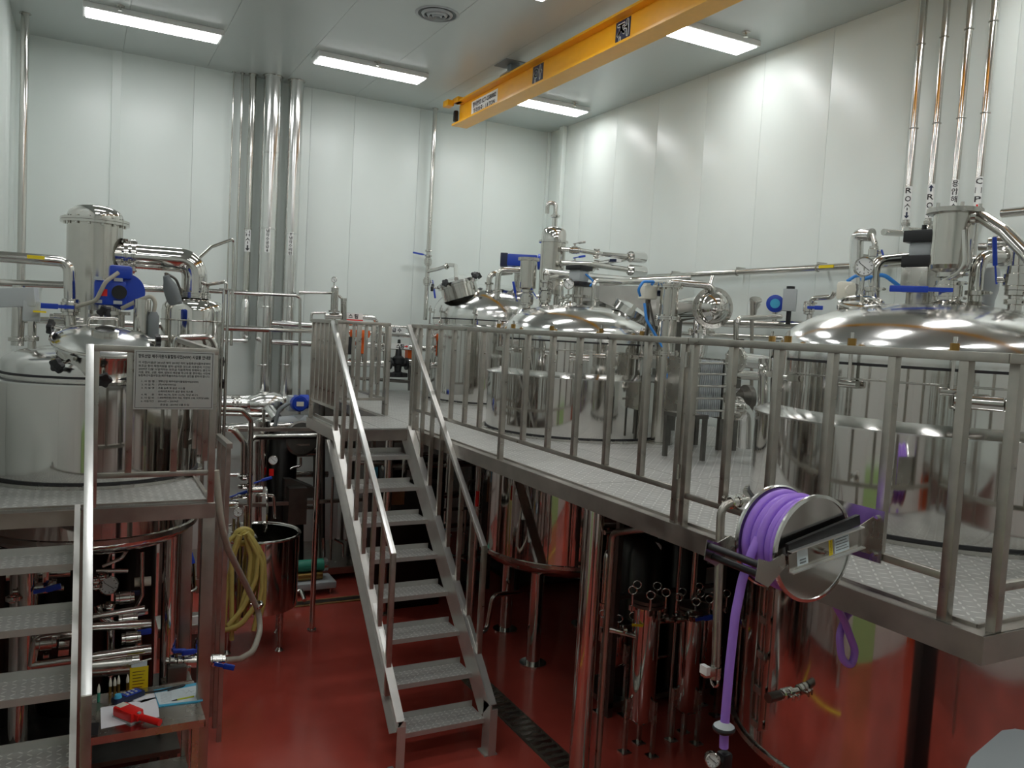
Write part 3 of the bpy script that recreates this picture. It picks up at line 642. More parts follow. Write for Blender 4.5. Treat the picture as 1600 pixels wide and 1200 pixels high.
# ---- rear tank C: tilted manhole with star knobs, agitator drive, risers
mc = P(722, 455, H=13.2); mc.z = dzC(mc.x, mc.y) + .1; nr = V((-.31, .12, 1)).normalized()
mc = P(716, 447, H=13.4)
mx, my, mz = frame(nr)
MB().lathe([(.3, -.1), (.3, .1), (.33, .1), (.33, .14)], mc - nr * .1, nr, 36).build('manhole_neck', 'pipe', Ct); MB().lathe([(.34, .0), (.34, .035), (.28, .06), (.12, .11), (0, .12)], mc + nr * .045, nr, 36).build('manhole_cover', 'dome', Ct)
for k in range(5):
    a = 2 * math.pi * k / 5 + .35; q = mc + (mx * math.cos(a) + my * math.sin(a)) * .40 + nr * .08; knob(Ct, q, (mx * math.cos(a) + my * math.sin(a)) * .7 + nr * .3, .055, .13)
m0 = P(816, 408, H=13.6); o = MB().box(m0, (.5, .32, .2), rz=-.5, b=.03).build('gear_motor', 'blue', Ct); MB().box(m0 - rt * .3, (.12, .34, .22), rz=-.5, b=.01).build('motor_end', 'navy', o); MB().cyl(m0 + rt * .26, m0 + rt * .34, .13, n=24).build('motor_fan_cover', 'blue', o)
MB().cyl((m0.x, m0.y, m0.z - .1), (m0.x, m0.y, dzC(m0.x, m0.y) - .05), .12, n=24).lathe([(0, 0), (.17, 0), (.17, .03), (0, .03)], (m0.x, m0.y, m0.z - .13)).build('agitator_mount', 'satin', Ct)
for x, yt_, x2, y2_, H in ((765, 428, 800, 425, 13.3), (779, 421, 835, 424, 13.1)):
    a = P(x, yt_, H=H); b = P(x2, y2_, H=H + .1); subpipe(Ct, [V((a.x, a.y, dzC(a.x, a.y) - .03)), a, b], .045, bend=.12, name='riser'); clampring(Ct, V((a.x, a.y, dzC(a.x, a.y) + .1)), UP, .05)

# ---- left tank: manhole, gear drive, pipework
mc = P(163, 533, H=7.42); nr = V((.03, -.3, 1)).normalized(); mx, my, mz = frame(nr)
MB().lathe([(.345, -.2), (.345, .0)], mc - nr * .03, nr, 48).build('manhole_neck', 'pipe', Dt); MB().lathe([(.37, -.035), (.385, -.03), (.385, .0), (.36, .015), (.3, .04), (.18, .065), (0, .075)], mc, nr, 48).build('manhole_cover', 'dome', Dt)
MB().ring(mc, nr, .383, .014, 48).build('cover_rim', 'pipe', Dt)
MB().lathe([(.06, .06), (.1, .06), (.105, .1), (.075, .105), (.075, .085), (0, .085)], mc, nr, 30).build('sight_glass', 'pipe', Dt); MB().lathe([(0, 0), (.072, 0)], mc + nr * .088, nr, 24).build('glass_disc', 'darksteel', Dt)
for x, y, H in ((83, 511, 7.5), (92, 570, 7.1), (162, 592, 6.95), (243, 533, 7.45), (163, 489, 7.85)):
    q = P(x, y, H=H); dd = (q - mc); dd = (dd - nr * dd.dot(nr) * .5).normalized(); knob(Dt, q, dd, .052, max(.06, (q - mc).length - .38))
handle_d(Dt, mc - mx * .27 + my * .1 + nr * .045, mc - mx * .22 - my * .12 + nr * .05, nr * .07)
# gear motor
m0 = P(172, 458, H=8.15)
MB().cyl((m0.x, m0.y, dzD(m0.x, m0.y) - .05), (m0.x, m0.y, m0.z - .16), .125, n=28).build('drive_mount', 'satin', Dt)
MB().lathe([(0, 0), (.17, 0), (.17, .03), (0, .03)], (m0.x, m0.y, m0.z - .19)).build('mount_flange', 'pipe', Dt)
o = MB().box(m0, (.26, .2, .22), b=.025).build('gearbox', 'blue', Dt)
MB().cyl(m0 + V((.12, .08, .02)), m0 + V((.12, -.03, .02)), .165, n=36).build('gearbox_flange', 'blue', o); MB().cyl(m0 + V((.07, -.09, .01)), m0 + V((.07, -.125, .01)), .062, n=24).build('output_bore', 'black', o)
MB().cyl(m0 + V((.11, .08, .03)), m0 + V((.11, .34, .03)), .12, n=24).box(m0 + V((.08, .02, .19)), (.19, .2, .12), b=.03).build('motor', 'blue', o)
for dx in (-.1, .06):
    for dz_ in (-.08, .12): MB().box(m0 + V((dx, -.105, dz_)), (.07, .02, .03)).build('lug', 'lightgrey', o)
MB().box(m0 + V((-.05, -.103, .0)), (.05, .008, .06)).build('rating_label', 'red', o)
subpipe(Dt, [P(185, 426, H=8.0), P(165, 440, H=7.95), P(150, 470, H=8.0), P(120, 479, H=8.1)], .018, 'greyhose', 'cable', bend=.1)
subpipe(Dt, [P(190, 482, H=8.05), P(215, 470, H=8.0), P(236, 462, H=7.95), P(243, 472, H=7.95), P(240, 490, H=7.95)], .018, 'greyhose', 'cable', bend=.12)
# instrument heads on the right of the lid
q = P(222, 500, H=7.9); MB().cyl(q - UP * .18, q + UP * .18, .07, n=20).build('filter_pot', 'pipe', Dt); q = P(240, 505, H=7.85); MB().lathe([(.025, .1), (.045, .06), (.045, -.12), (.03, -.16)], q, n=16).build('sensor', 'grey', Dt)
subpipe(Dt, [q - UP * .16, V((q.x, q.y, dzD(q.x, q.y) - .04))], .02)
# square instrument duct, standpipe and blue valve on the left
o = MB().bar(P(-20, 466, H=7.7), P(58, 464, H=7.6), .13, .15, b=.01).build('duct', 'lightgrey', Dt); a = P(50, 470, H=7.6); b = P(49, 502, H=7.6); MB().bar(a, b, .12, .1, up=V((0, 1, 0)), b=.01).build('duct_drop', 'lightgrey', o)
subpipe(Dt, [P(50, 502, H=7.6), P(50, 545, H=7.6)], .03, name='standpipe'); clampring(Dt, P(50, 529, H=7.6), UP, .035)
subpipe(Dt, [P(-10, 400, H=8.2), P(108, 409, H=8.2), P(110, 510, H=8.2)], .047, bend=.1, name='feed_pipe'); clampring(Dt, P(111, 472, H=8.2), UP, .05)
MB().box(P(56, 402, H=8.14), (.13, .02, .03)).build('tape_tag', 'tag', Dt); MB().box(P(62, 487, H=7.5), (.09, .06, .015)).build('paper_tag', 'tag', Dt)
valve(Dt, P(110, 480, H=8.15), UP, .05, V((-1, 0, 0)), hl=.27, up=V((0, -1, 0)))
subpipe(Dt, [P(30, 446, H=8.3), P(27, 540, H=8.3)], .05, name='standpipe'); clampring(Dt, P(27, 530, H=8.3), UP, .05)
valve(Dt, P(92, 499, H=8.3), V((1, 0, 0)), .035, V((1, 0, 0)), hl=.1); subpipe(Dt, [P(30, 500, H=8.3), P(130, 500, H=8.3)], .028)
# ================================================================ LEFT PLATFORM
DL, YL, XE = 2.54, 6.38, .92
lp = T('platform_deck', 'left steel platform under the knobbed tank, beside the second stair', 'platform', (0, YL, 0))
plates(lp, [XL + .02, .06, XE - .03], [YL + .05, 7.9, 9.9], DL)
def chan(p, q, z0, z1, inward): return channel(lp, p, q, z0, z1, inward)
chan((.03, YL, 0), (XE, YL, 0), 2.42, DL - .0125, (0, 1, 0)); chan((XL + .02, YL - .01, 0), (.01, YL - .01, 0), 2.42, DL - .0125, (0, 1, 0)); chan((XE, YL, 0), (XE, 9.95, 0), 2.421, DL - .0138, (-1, 0, 0))
MB().b2((XL + .03, YL + .045, DL + .0005), (XE - .03, YL + .06, DL + .012)).build('toe_plate', 'beam', lp); MB().b2((XE - .045, YL + .06, DL + .0005), (XE - .03, 9.9, DL + .02)).build('toe_plate', 'beam', lp)
for x, y in ((XE - .035, YL + .06), (XE - .035, 7.75), (XE - .035, 9.85), (XL + .06, 9.8), (.06, YL + .35)):
    MB().b2((x - .045, y - .045, 0), (x + .045, y + .045, 2.42), b=.004).build('leg', 'beam', lp)
for y in (7.0, 8.8): MB().bar((XL + .02, y, 2.44), (XE - .02, y, 2.44), .06, .1).build('joist', 'darksteel', lp)
# railing: front run and right-hand run
t = railing('guard rail at the front of the left platform with the engraved notice plate', (.1, YL - .0), (XE - .03, YL), 3.69, 2.765, DL, [.22, .52], [.0, .785], grp='left platform guard rails')
railing('guard rail along the right side of the left platform behind the notice plate', (XE - .03, YL + .12), (XE - .03, 9.8), 3.69, 2.765, DL, [.3, .62, .94, 1.26, 1.9, 2.4, 2.9], [1.58, 3.68], grp='left platform guard rails')
# left stair
stair('steel stair in the left foreground up to the left platform', XL + .03, -.005, YL, DL, 7, YL - .325 * 7, DL - .3 * 7, .325, .3, (XL + .06, .062), (6.34, 3.68), (4.45, 2.0), foot=True, newel=.35, rails=('r',), hm=('satin', 'railwhite'), fl=.03)
# the platform the photograph is taken from, seen only mirrored in the tanks
vp = T('platform_deck', 'steel platform behind the viewer, mirrored in the tanks', 'platform', (1.0, -1.5, 0))
plates(vp, [XL + .02, 1.2, 3.2], [YF + .02, -1.6, -.45], DL)
channel(vp, (XL + .02, -.44, 0), (3.2, -.44, 0), 2.42, DL - .0125, (0, -1, 0))
for x in (XL + .08, 1.2, 3.1): MB().b2((x - .04, -.56, 0), (x + .04, -.48, 2.42)).build('leg', 'beam', vp)
railing('guard rail behind the viewer, mirrored in the left tank', (XL + .04, -.5), (3.15, -.5), 3.69, 2.765, DL, [.3, .6, .9, 1.5, 1.8, 2.1, 2.7, 3.0, 3.3, 3.6], [0, 1.2, 2.4, 4.0], grp='left platform guard rails')
# engraved notice plate
yp = 6.322; a = P(210, 546, Y=yp); b = P(333, 635, Y=yp); xa, xb, za, zb = a.x, b.x, 3.668, 3.245
t = T('notice_plate', 'engraved steel notice plate with Korean text on the left railing', 'sign', ((xa + xb) / 2, yp, zb))
MB().b2((xa, yp, zb), (xb, yp + .004, za)).build('plate', 'plate', t)
fr = MB()
for p, q in (((xa + .012, za - .012), (xb - .012, za - .012)), ((xa + .012, zb + .012), (xb - .012, zb + .012)), ((xa + .012, zb + .012), (xa + .012, za - .012)), ((xb - .012, zb + .012), (xb - .012, za - .012))):
    fr.b2((min(p[0], q[0]) - .0015, yp - .001, min(p[1], q[1]) - .0015), (max(p[0], q[0]) + .0015, yp - .0003, max(p[1], q[1]) + .0015))
fr.build('border_line', 'ink', t)
ux, uz = V((1, 0, 0)), V((0, 0, 1)); wd = xb - xa; xm = (xa + xb) / 2; mb = MB()
def line(s, fy, size, width, bold=0., x=None, al='c'): text(mb, s, (xm if x is None else xa + x * wd, yp - .0012, za - fy * (za - zb)), ux, uz, size, width * wd if width else None, bold=bold, align=al)
line('향토산업 제주자원식물힐링사업(H/W) 시설물 안내문', .105, .026, .9, .0006)
for i, s in enumerate(('이 사업(시설)은 2016년 부터 2019년 까지 농림축산식품부로부터', '보조금 등의 재정지원을 받아 설치한 것으로 사후관리 기간인', '2029년 12월 31일까지는 보조금 지원목적에 위배되는 용도의', '사용, 양도, 교환, 대여, 담보의 제공을 하고자 할 경우에는 사전에', '농림축산식품부장관(제주특별자치도지사)의 승인을 받아야 합니다.')):
    line(s, .21 + .055 * i, .017, .89, .0002)
for i, (a_, s, w_) in enumerate((('1. 사 업 명', '향토산업 제주자원식물힐링사업(H/W)', .5), ('2. 사 업 자', '(주)비케이바이오', .22), ('3. 시 설 명', '추출 농축 및 살균 시스템', .33), ('', '스파우트파우치 살균 충진 시스템', .43), ('4. 재      원', '국비 46.7%, 도비 13.2%, 자담 40.1%', .5), ('5. 사 업 비', '1,498백만원(국비 700, 지방비 198, 자부담 600)', .64), ('6. 사업기간', '2016년 ~ 2019년', .25))):
    fy = .525 + .056 * i
    if a_: line(a_, fy, .015, .155, .0002, .095, 'l'); line(':', fy, .015, None, 0, .275, 'l')
    line(s, fy, .015, w_, .0002, .30, 'l')
line('준공일 : 2019년 5월 31일', .92, .015, .36, .0002, .33, 'l')
mb.build('lettering', 'ink', t)

# ---------------------------------------------------------------- small steel table with papers
TZ = 1.0; tx0, tx1, ty0, ty1 = .05, .86, 6.08, 6.78
t = T('work_table', 'small stainless table at the foot of the left platform', 'table', (.45, 6.4, 0))
MB().b2((tx0, ty0, TZ - .012), (tx1, ty1, TZ)).b2((tx0, ty0, TZ - .055), (tx1, ty0 + .006, TZ - .012)).b2((tx1 - .006, ty0, TZ - .055), (tx1, ty1, TZ - .012)).build('table_top', 'satin', t)
for x, y in ((tx0 + .05, ty0 + .06), (tx1 - .06, ty0 + .06), (tx0 + .05, ty1 - .05), (tx1 - .06, ty1 - .05)): MB().b2((x - .025, y - .025, 0), (x + .025, y + .025, TZ - .012)).build('leg', 'satin', t)
MB().b2((tx0 + .03, ty0 + .04, .38), (tx1 - .05, ty1 - .03, .4)).build('shelf', 'satin', t)
def quad(px, z): return [P(x, y, Z=z) for x, y in px]
def sheet(name, px, z, th, m, label=None, cat=None, par=None, grp=None):
    a = quad(px, z); n = len(a); mb = MB()
    if V(a[1] - a[0]).cross(V(a[2] - a[1])).z < 0: a.reverse()
    mb.add(a + [q + V((0, 0, th)) for q in a], [tuple(range(n - 1, -1, -1)), tuple(range(n, 2 * n))] + [(i, (i + 1) % n, (i + 1) % n + n, i + n) for i in range(n)]); return mb.build(name, m, par, label, cat, grp, flat=True)
sheet('paper_sheet', [(157, 1106), (246, 1089), (249, 1120), (158, 1139)], TZ + .001, .001, 'paper', 'blank white sheet of paper under the red torch', 'paper')
f = sheet('clipboard', [(240, 1079), (312, 1067), (317, 1096), (248, 1105)], TZ + .001, .006, 'cyan', 'clear blue document folder on the small steel table', 'folder')
sheet('form_sheet', [(242, 1083), (308, 1071), (313, 1094), (249, 1101)], TZ + .0075, .001, 'sheet', par=f)
mb = MB()
for i in range(9):
    a = P(250 + 1, 1085 + i * 1.7, Z=TZ + .0086); b = P(268, 1082 + i * 1.7, Z=TZ + .0086); mb.bar(a, b, .0018, .0004)
for i in range(6):
    a = P(282 + i * 4, 1078 + i % 3 * 3, Z=TZ + .0086); b = P(288 + i * 4, 1079 + i % 2 * 3, Z=TZ + .0086); mb.bar(a, b, .002, .0004)
mb.build('print', 'grey', f)
pn = T('ballpoint_pen', 'lime green pen lying on the form', 'pen', P(285, 1093, Z=TZ + .012)); a = P(268, 1095, Z=TZ + .014); b = P(303, 1088, Z=TZ + .014)
MB().cyl(a.lerp(b, .25), b, .006, n=10).build('barrel', 'lime', pn); MB().cyl(a, a.lerp(b, .25), .002, .006, n=10).build('tip', 'ink', pn)
# red torch
tt = T('hand_torch', 'red plastic hand torch lying on white paper', 'torch', P(215, 1120, Z=TZ + .002)); a = P(186, 1107, Z=TZ + .045); b = P(215, 1119, Z=TZ + .045); c = P(250, 1129, Z=TZ + .035); d_ = (c - a).normalized()
mb = MB().bar(a, b, .105, .07, b=.014); mb.build('head', 'red', tt); MB().bar(b - d_ * .012, b + d_ * .03, .062, .05, b=.01).tube([b + d_ * .01, c], .024, 14).build('grip', 'red', tt)
MB().bar(a - V((0, 0, .04)) , b - V((0, 0, .04)), .11, .012).build('lens_rim', 'lightgrey', tt); MB().cyl(b + d_ * .015 + UP * .022, b + d_ * .015 + UP * .034, .013, n=12).build('switch', 'lightgrey', tt); MB().bar(a + UP * .0355, a.lerp(b, .3) + UP * .0355, .07, .002).build('sticker', 'cream', tt)
# remote control and black pouch
rm = T('crane_remote', 'blue keypad remote with a black strap on the small table', 'remote', P(205, 1087, Z=TZ)); a = P(178, 1097, Z=TZ + .025); b = P(222, 1080, Z=TZ + .025); rd = (b - a).normalized(); rs = V((-rd.y, rd.x, 0))
MB().bar(a, b, .085, .045, b=.012).build('case', 'navy', rm); MB().bar(a.lerp(b, .32) + UP * .0225, a.lerp(b, .88) + UP * .0225, .075, .006).build('keypad', 'blue', rm); o = None
for i in range(3):
    for j in range(2):
        q = a.lerp(b, .42 + .15 * i) + rs * (.018 - .036 * j) + UP * .0285
        MB().bar(q - rd * .009, q + rd * .009, .02, .006).build('key', 'lightgrey', rm)
MB().lathe([(0, .03), (.022, .028), (.028, 0)], a.lerp(b, .14) + UP * .02, n=14).build('dial_button', 'cyan', rm)
subpipe(rm, [P(222, 1083, Z=TZ + .012), P(250, 1079, Z=TZ + .016), P(275, 1073, Z=TZ + .016), P(290, 1069, Z=TZ + .014), P(286, 1072, Z=TZ + .014), P(262, 1079, Z=TZ + .014)], .006, 'black', 'strap', bend=.03)
sheet('document_sheet', [(205, 1094), (230, 1085), (262, 1079), (270, 1083), (222, 1098)], TZ + .001, .001, 'paper', 'pale printed sheet half under the blue remote', 'paper')
p_ = P(146, 1141, Z=TZ + .02); sheet('phone', [(129, 1133), (155, 1131), (153, 1151), (127, 1155)], TZ + .001, .012, 'black', 'black flat handheld device at the near left table corner', 'device')
for i, (x, y) in enumerate(((140, 1098), (154, 1096), (172, 1086), (179, 1085), (185, 1082), (199, 1080))):
    b = P(x, y, Z=TZ); t = T('marker_pen', ('first', 'second', 'third', 'fourth', 'fifth', 'sixth')[i] + ' slim marker standing on the small table, counted from the left', 'marker', b, 'markers standing behind the remote')
    MB().cyl(b, b + UP * .07, .011, n=10).build('shaft', 'green' if i < 2 else 'brass', t); MB().lathe([(.011, .07), (.012, .09), (.009, .11), (.002, .135), (0, .135)], b, n=10).build('cap', 'cream', t)
yt_ = P(222, 1062, Y=6.86); t = T('yellow_tag', 'yellow laminated tag hanging behind the small table', 'tag', (yt_.x, 6.85, .9)); a = P(203, 1044, Y=6.86); b = P(231, 1078, Y=6.86)
MB().b2((a.x, 6.86, b.z), (b.x, 6.866, a.z)).build('card', 'tag', t); MB().tube([(a.x - .01, 6.863, a.z + .03), (b.x + .02, 6.863, a.z + .055)], .006, 8).build('hanger_wire', 'pipe', t); MB().b2((a.x + .01, 6.861, a.z), (b.x - .01, 6.865, a.z + .04)).build('sleeve_edge', 'sheet', t)
mb = MB()
for i in range(6): mb.b2((a.x + .02, 6.8585, a.z - .04 - .025 * i), (b.x - .025 - .01 * (i % 3), 6.8592, a.z - .034 - .025 * i))
mb.build('print', 'brass', t)

# ================================================================ BELOW THE LEFT PLATFORM: transfer skid
sk = T('transfer_skid', 'dark pump and pipe skid below the left platform', 'skid', (.1, 8.2, 0))
def SP(pts, r, m='pipe', H=None, bend=None): return subpipe(sk, [P(x, y, Y=Y) for x, y, Y in pts], r, m, bend=bend)
SP([(120, 968, 7.3), (226, 951, 7.3)], .03); SP([(60, 985, 7.2), (236, 974, 7.2)], .035); SP([(50, 1040, 7.1), (236, 1014, 7.1), ], .042); SP([(50, 1040, 7.1), (56, 998, 7.1), (120, 990, 7.15)], .03)
SP([(152, 945, 7.4), (158, 965, 7.4), (175, 975, 7.4)], .03); SP([(222, 862, 7.5), (222, 930, 7.5), (212, 950, 7.5)], .018); SP([(205, 850, 7.5), (190, 872, 7.4), (160, 885, 7.4)], .016); SP([(176, 850, 7.8), (168, 880, 7.8)], .014)
SP([(150, 892, 7.6), (200, 892, 7.6)], .02); SP([(173, 985, 7.3), (173, 1055, 7.3)], .03); SP([(216, 980, 7.5), (216, 1040, 7.5)], .03); SP([(10, 900, 7.5), (110, 893, 7.5)], .05)
SP([(44, 880, 7.2), (44, 1070, 7.2)], .07, 'steel'); SP([(110, 860, 8.0), (110, 1020, 8.0)], .05, 'steel'); SP([(20, 925, 7.3), (100, 918, 7.3)], .025)
for x, y, Y, hd, mm in ((195, 934, 7.4, (1, 0, 0), 'navy'), (200, 968, 7.3, (1, 0, .1), 'pipe'), (60, 918, 7.2, (1, 0, .2), 'blue'), (205, 997, 7.2, (1, 0, 0), 'blue'), (72, 915, 7.25, (0, 0, 1), 'pipe'), (72, 1005, 7.1, (0, 0, -1), 'pipe')):
    valve(sk, P(x, y, Y=Y), V((1, 0, 0)), .035, V(hd), hl=.16, m=mm)
for x, y, Y in ((150, 915, 7.5), (150, 905, 7.5), (160, 900, 7.5), (170, 945, 7.4), (20, 935, 7.2)): clampring(sk, P(x, y, Y=Y), UP, .035)
o = MB().cyl(P(20, 1010, Y=7.5), P(92, 1004, Y=7.5), .16, n=28).build('pump_motor', 'darksteel', sk); MB().cyl(P(92, 1004, Y=7.5), P(108, 1003, Y=7.5), .2, n=28).build('pump_head', 'steel', o)
o = MB().cyl(P(140, 1042, Y=7.15), P(205, 1036, Y=7.15), .085, n=24).build('pump_motor', 'satin', sk); MB().cyl(P(205, 1036, Y=7.15), P(216, 1035, Y=7.15), .11, n=24).build('pump_head', 'steel', o)
MB().b2((-.75, 7.0, .3), (.8, 8.6, .34)).build('skid_base', 'dull', sk)
for x in (-.7, .75):
    for y in (7.05, 8.55): MB().b2((x - .03, y - .03, 0), (x + .03, y + .03, .3)).build('foot', 'dull', sk)
MB().cyl((.0, 8.2, .34), (.0, 8.2, 2.0), .3, n=36).build('shade_vessel', 'darksteel', sk); MB().cyl((.5, 8.25, .34), (.5, 8.25, 1.95), .18, n=30).build('shade_vessel', 'darksteel', sk); MB().cyl((-.55, 8.1, .34), (-.55, 8.1, 1.9), .2, n=30).build('shade_vessel', 'darksteel', sk)  # dark vessels added to stand in for shade below the left platform
gauge(sk, P(170, 915, Y=7.6), V((.2, -1, .1)), .08)
q = P(210, 910, Y=7.55); MB().cyl(q, q + V((.13, 0, 0)), .04).build('nozzle', 'cream', sk)
# separate small things seen right of the pillar
t = T('strainer_pot', 'small polished conical strainer pot with a blue valve by the left platform leg', 'vessel', P(282, 970, Y=8.4)); q = P(282, 925, Y=8.4); zt = P(282, 862, Y=8.4).z; zb = P(282, 922, Y=8.4).z
MB().lathe([(0, zt + .02), (.06, zt), (.12, zt - .1), (.14, zb + .05), (.14, zb), (0, zb)], (q.x, q.y, 0), n=28).build('body', 'steel', t); MB().ring((q.x, q.y, zb + .01), UP, .145, .014).build('rim', 'satin', t); valve(t, V((q.x, q.y, zt + .06)), UP, .035, V((.2, -.3, -1)), hl=.16, up=V((.6, -1, 0)))
subpipe(t, [V((q.x, q.y, zt + .1)), P(270, 855, Y=8.35)], .03, 'cream', 'outlet')
for dx in (-.1, .1): MB().cyl((q.x + dx, q.y, 0), (q.x + dx, q.y, zb), .016).build('leg', 'pipe', t)
t = T('scale_platform', 'low steel platform scale with a white display behind the left platform leg', 'scale', P(288, 985, Y=8.9)); c = P(285, 968, Y=8.9)
MB().box((c.x, 8.9, c.z - .05), (.5, .4, .1), b=.01).build('deck', 'satin', t); MB().box((c.x, 8.68, c.z + .06), (.3, .03, .08)).build('display', 'white', t); MB().box((c.x, 8.9, (c.z - .1) / 2), (.36, .3, c.z - .1)).build('pedestal', 'dull', t)
t = T('drain_manifold', 'floor level valve manifold with blue handles beside the left platform leg', 'manifold', P(290, 1050, Y=7.4)); a = P(258, 1034, Y=7.4); b = P(345, 1032, Y=7.4)
subpipe(t, [a, b], .03); clampring(t, P(268, 1033, Y=7.4), b - a, .035); clampring(t, P(280, 1033, Y=7.4), b - a, .035); clampring(t, P(292, 1033, Y=7.4), b - a, .035); valve(t, P(300, 1033, Y=7.4), b - a, .035, V((-1, 0, 0)), hl=.16, up=UP); valve(t, P(338, 1032, Y=7.4), b - a, .035, V((1, -.3, -.2)), hl=.14, up=V((0, -1, 0)))
MB().box(P(275, 1048, Y=7.4), (.16, .2, .14), b=.02).build('pump_body', 'dull', t); z_ = P(275, 1052, Y=7.4); MB().b2((z_.x - .12, 7.3, 0), (z_.x + .12, 7.5, z_.z - .04)).build('stand', 'satin', t)
subpipe(t, [P(312, 1005, Y=7.45), P(312, 1033, Y=7.42)], .025); valve(t, P(312, 1010, Y=7.45), UP, .03, V((-1, 0, 0)), hl=.16, up=V((0, -1, 0)))
# ================================================================ WALL PIPES
def vlabel(par, c, r, items, h, wd=None, m='white'):
    """white band on a vertical pipe, stacked characters; arrows as ('v', material) / ('^', material)"""
    c = V(c); n = V((-c.x, -c.y, 0)).normalized(); ux = UP.cross(n); R = r + .004; wd = wd or r * 1.9; mb = MB()
    k = 8; A_ = wd / 2 / R; A_ = min(A_, 1.3)
    vs = []; fs = []
    for i in range(k + 1):
        a = -A_ + 2 * A_ * i / k; d_ = ux * math.sin(a) + n * math.cos(a)
        for rr in (R - .003, R):
            for zz in (-h / 2, h / 2): vs.append(c + d_ * rr + UP * zz)
    for i in range(k):
        a = i * 4; b = a + 4; fs += [(a + 2, b + 2, b + 3, a + 3), (a, a + 1, b + 1, b), (a + 1, a + 3, b + 3, b + 1), (a, b, b + 2, a + 2)]
    fs += [(0, 2, 3, 1), (4 * k, 4 * k + 1, 4 * k + 3, 4 * k + 2)]
    o = mb.add(vs, fs).build('label', m, par); s = h / len(items); byM = {}
    for i, it in enumerate(items):
        q = c + n * (R + .002) + UP * (h / 2 - s * (i + .5)); mm = 'ink'
        if isinstance(it, tuple): mm = it[1]; arrow(byM.setdefault(mm, MB()), q, ux, UP if it[0] == 'v' else -UP, s * .8)
        else: text(byM.setdefault(mm, MB()), it, q, ux, UP, s * .82, width=min(wd * .72, s * .8), curve=R + .002, bold=s * .02)
    for mm, b_ in byM.items(): b_.build('lettering', mm, o)
    return o
def vpipe(label, x, y, z0, r, m='pipe', z1=ZC, grp='back wall pipes', joints=(), n=16):
    t = T('riser_pipe', label, 'pipe', (x, y, z0), grp); MB().cyl((x, y, z0), (x, y, z1 - .002), r, n=n).build('pipe', m, t)
    MB().lathe([(r + .001, -.012), (r + .02, -.01), (r + .02, -.001), (r + .001, -.001)], (x, y, z1)).build('ceiling_rose', 'satin', t)
    for z_ in joints: MB().lathe([(r, -.012), (r + .006, -.008), (r + .006, .008), (r, .012)], (x, y, z_), n=n * 2).build('joint_band', m, t)
    return t
zz = lambda x, y, Y=14.05: P(x, y, Y=Y).z
vpipe('thinnest riser left of the back wall pipe bundle', 2.13, 14.2, zz(365, 455), .012)
vpipe('thin riser second from the left in the back wall bundle', 2.26, 14.17, zz(378, 510), .018)
t = vpipe('slim cold water riser labelled with a down arrow on the back wall', 2.42, 14.12, zz(390, 530, 14.12), .056, joints=[zz(394, 240), zz(392, 358), zz(390, 455)], grp='labelled back wall risers')
c = P(392, 377, Y=14.12); vlabel(t, (2.42, 14.12, c.z), .056, ['급', '수', ('v', 'ink')], .36)
MB().lathe([(.07, 0), (.075, .03), (.075, .6), (.056, .66)], (2.42, 14.12, zz(390, 530, 14.12))).build('jacket', 'clad', t)
t = vpipe('thickest clad riser, chilled water supply with a down arrow', 2.72, 14.02, zz(418, 614, 14.02), .145, 'clad', joints=[zz(420, 240), zz(418, 358), zz(416, 480), zz(415, 570)], grp='labelled back wall risers', n=28)
c = P(417, 377, Y=14.0); vlabel(t, (2.72, 14.02, c.z), .145, ['냉', '각', '수', '공', '급', ('v', 'ink')], .38, .09)
t = vpipe('thick clad riser on the right, chilled water return with an up arrow', 3.1, 14.02, zz(455, 618, 14.02), .122, 'clad', joints=[zz(460, 240), zz(457, 366), zz(453, 480), zz(452, 570)], grp='labelled back wall risers', n=28)
c = P(457, 382, Y=14.0); vlabel(t, (3.1, 14.02, c.z), .122, [('^', 'ink'), '냉', '각', '수', '리', '턴'], .38, .085)
for i, (x, y, Y) in enumerate(((424, 506, 13.9), (424, 535, 13.9))):
    pass
def hp(label, pts, r, m='pipe', ext=False, grp='horizontal process pipes', bend=None): return pipe(label, [P(x, y, Y=Y) for x, y, Y in pts], r, m, grp, ext, bend)
def wallbr(t, q): MB().b2((q.x - .012, q.y, q.z - .012), (q.x + .012, YB - .003, q.z + .012)).build('wall_bracket', 'satin', t)
t = vpipe('tall pipe in the far left corner of the hall', -.74, 13.3, zz(24, 485, 13.3), .052, grp='single risers')
t = vpipe('lone riser with blue valves left of the rear tank', 5.62, 14.1, zz(663, 500, 14.1), .04, grp='single risers')
for x, y, hd, up in ((667, 409, (-1, 0, .05), UP), (668, 440, (.1, -.1, -1), V((.8, -.6, 0)))): q = P(x, y, Y=14.1); q.x = 5.62; valve(t, q, UP, .045, V(hd), hl=.3, up=up)
q = P(669, 424, Y=14.1); q.x = 5.62; subpipe(t, [q, P(686, 420, Y=13.7), P(703, 414, Y=13.2), P(712, 415, Y=13.0), P(713, 436, Y=12.0)], .035, bend=.1); clampring(t, P(698, 416, Y=13.3), V((.5, -.6, 0)), .04)
for y in (392, 400): q = P(668, y, Y=14.1); q.x = 5.62; clampring(t, q, UP, .045)
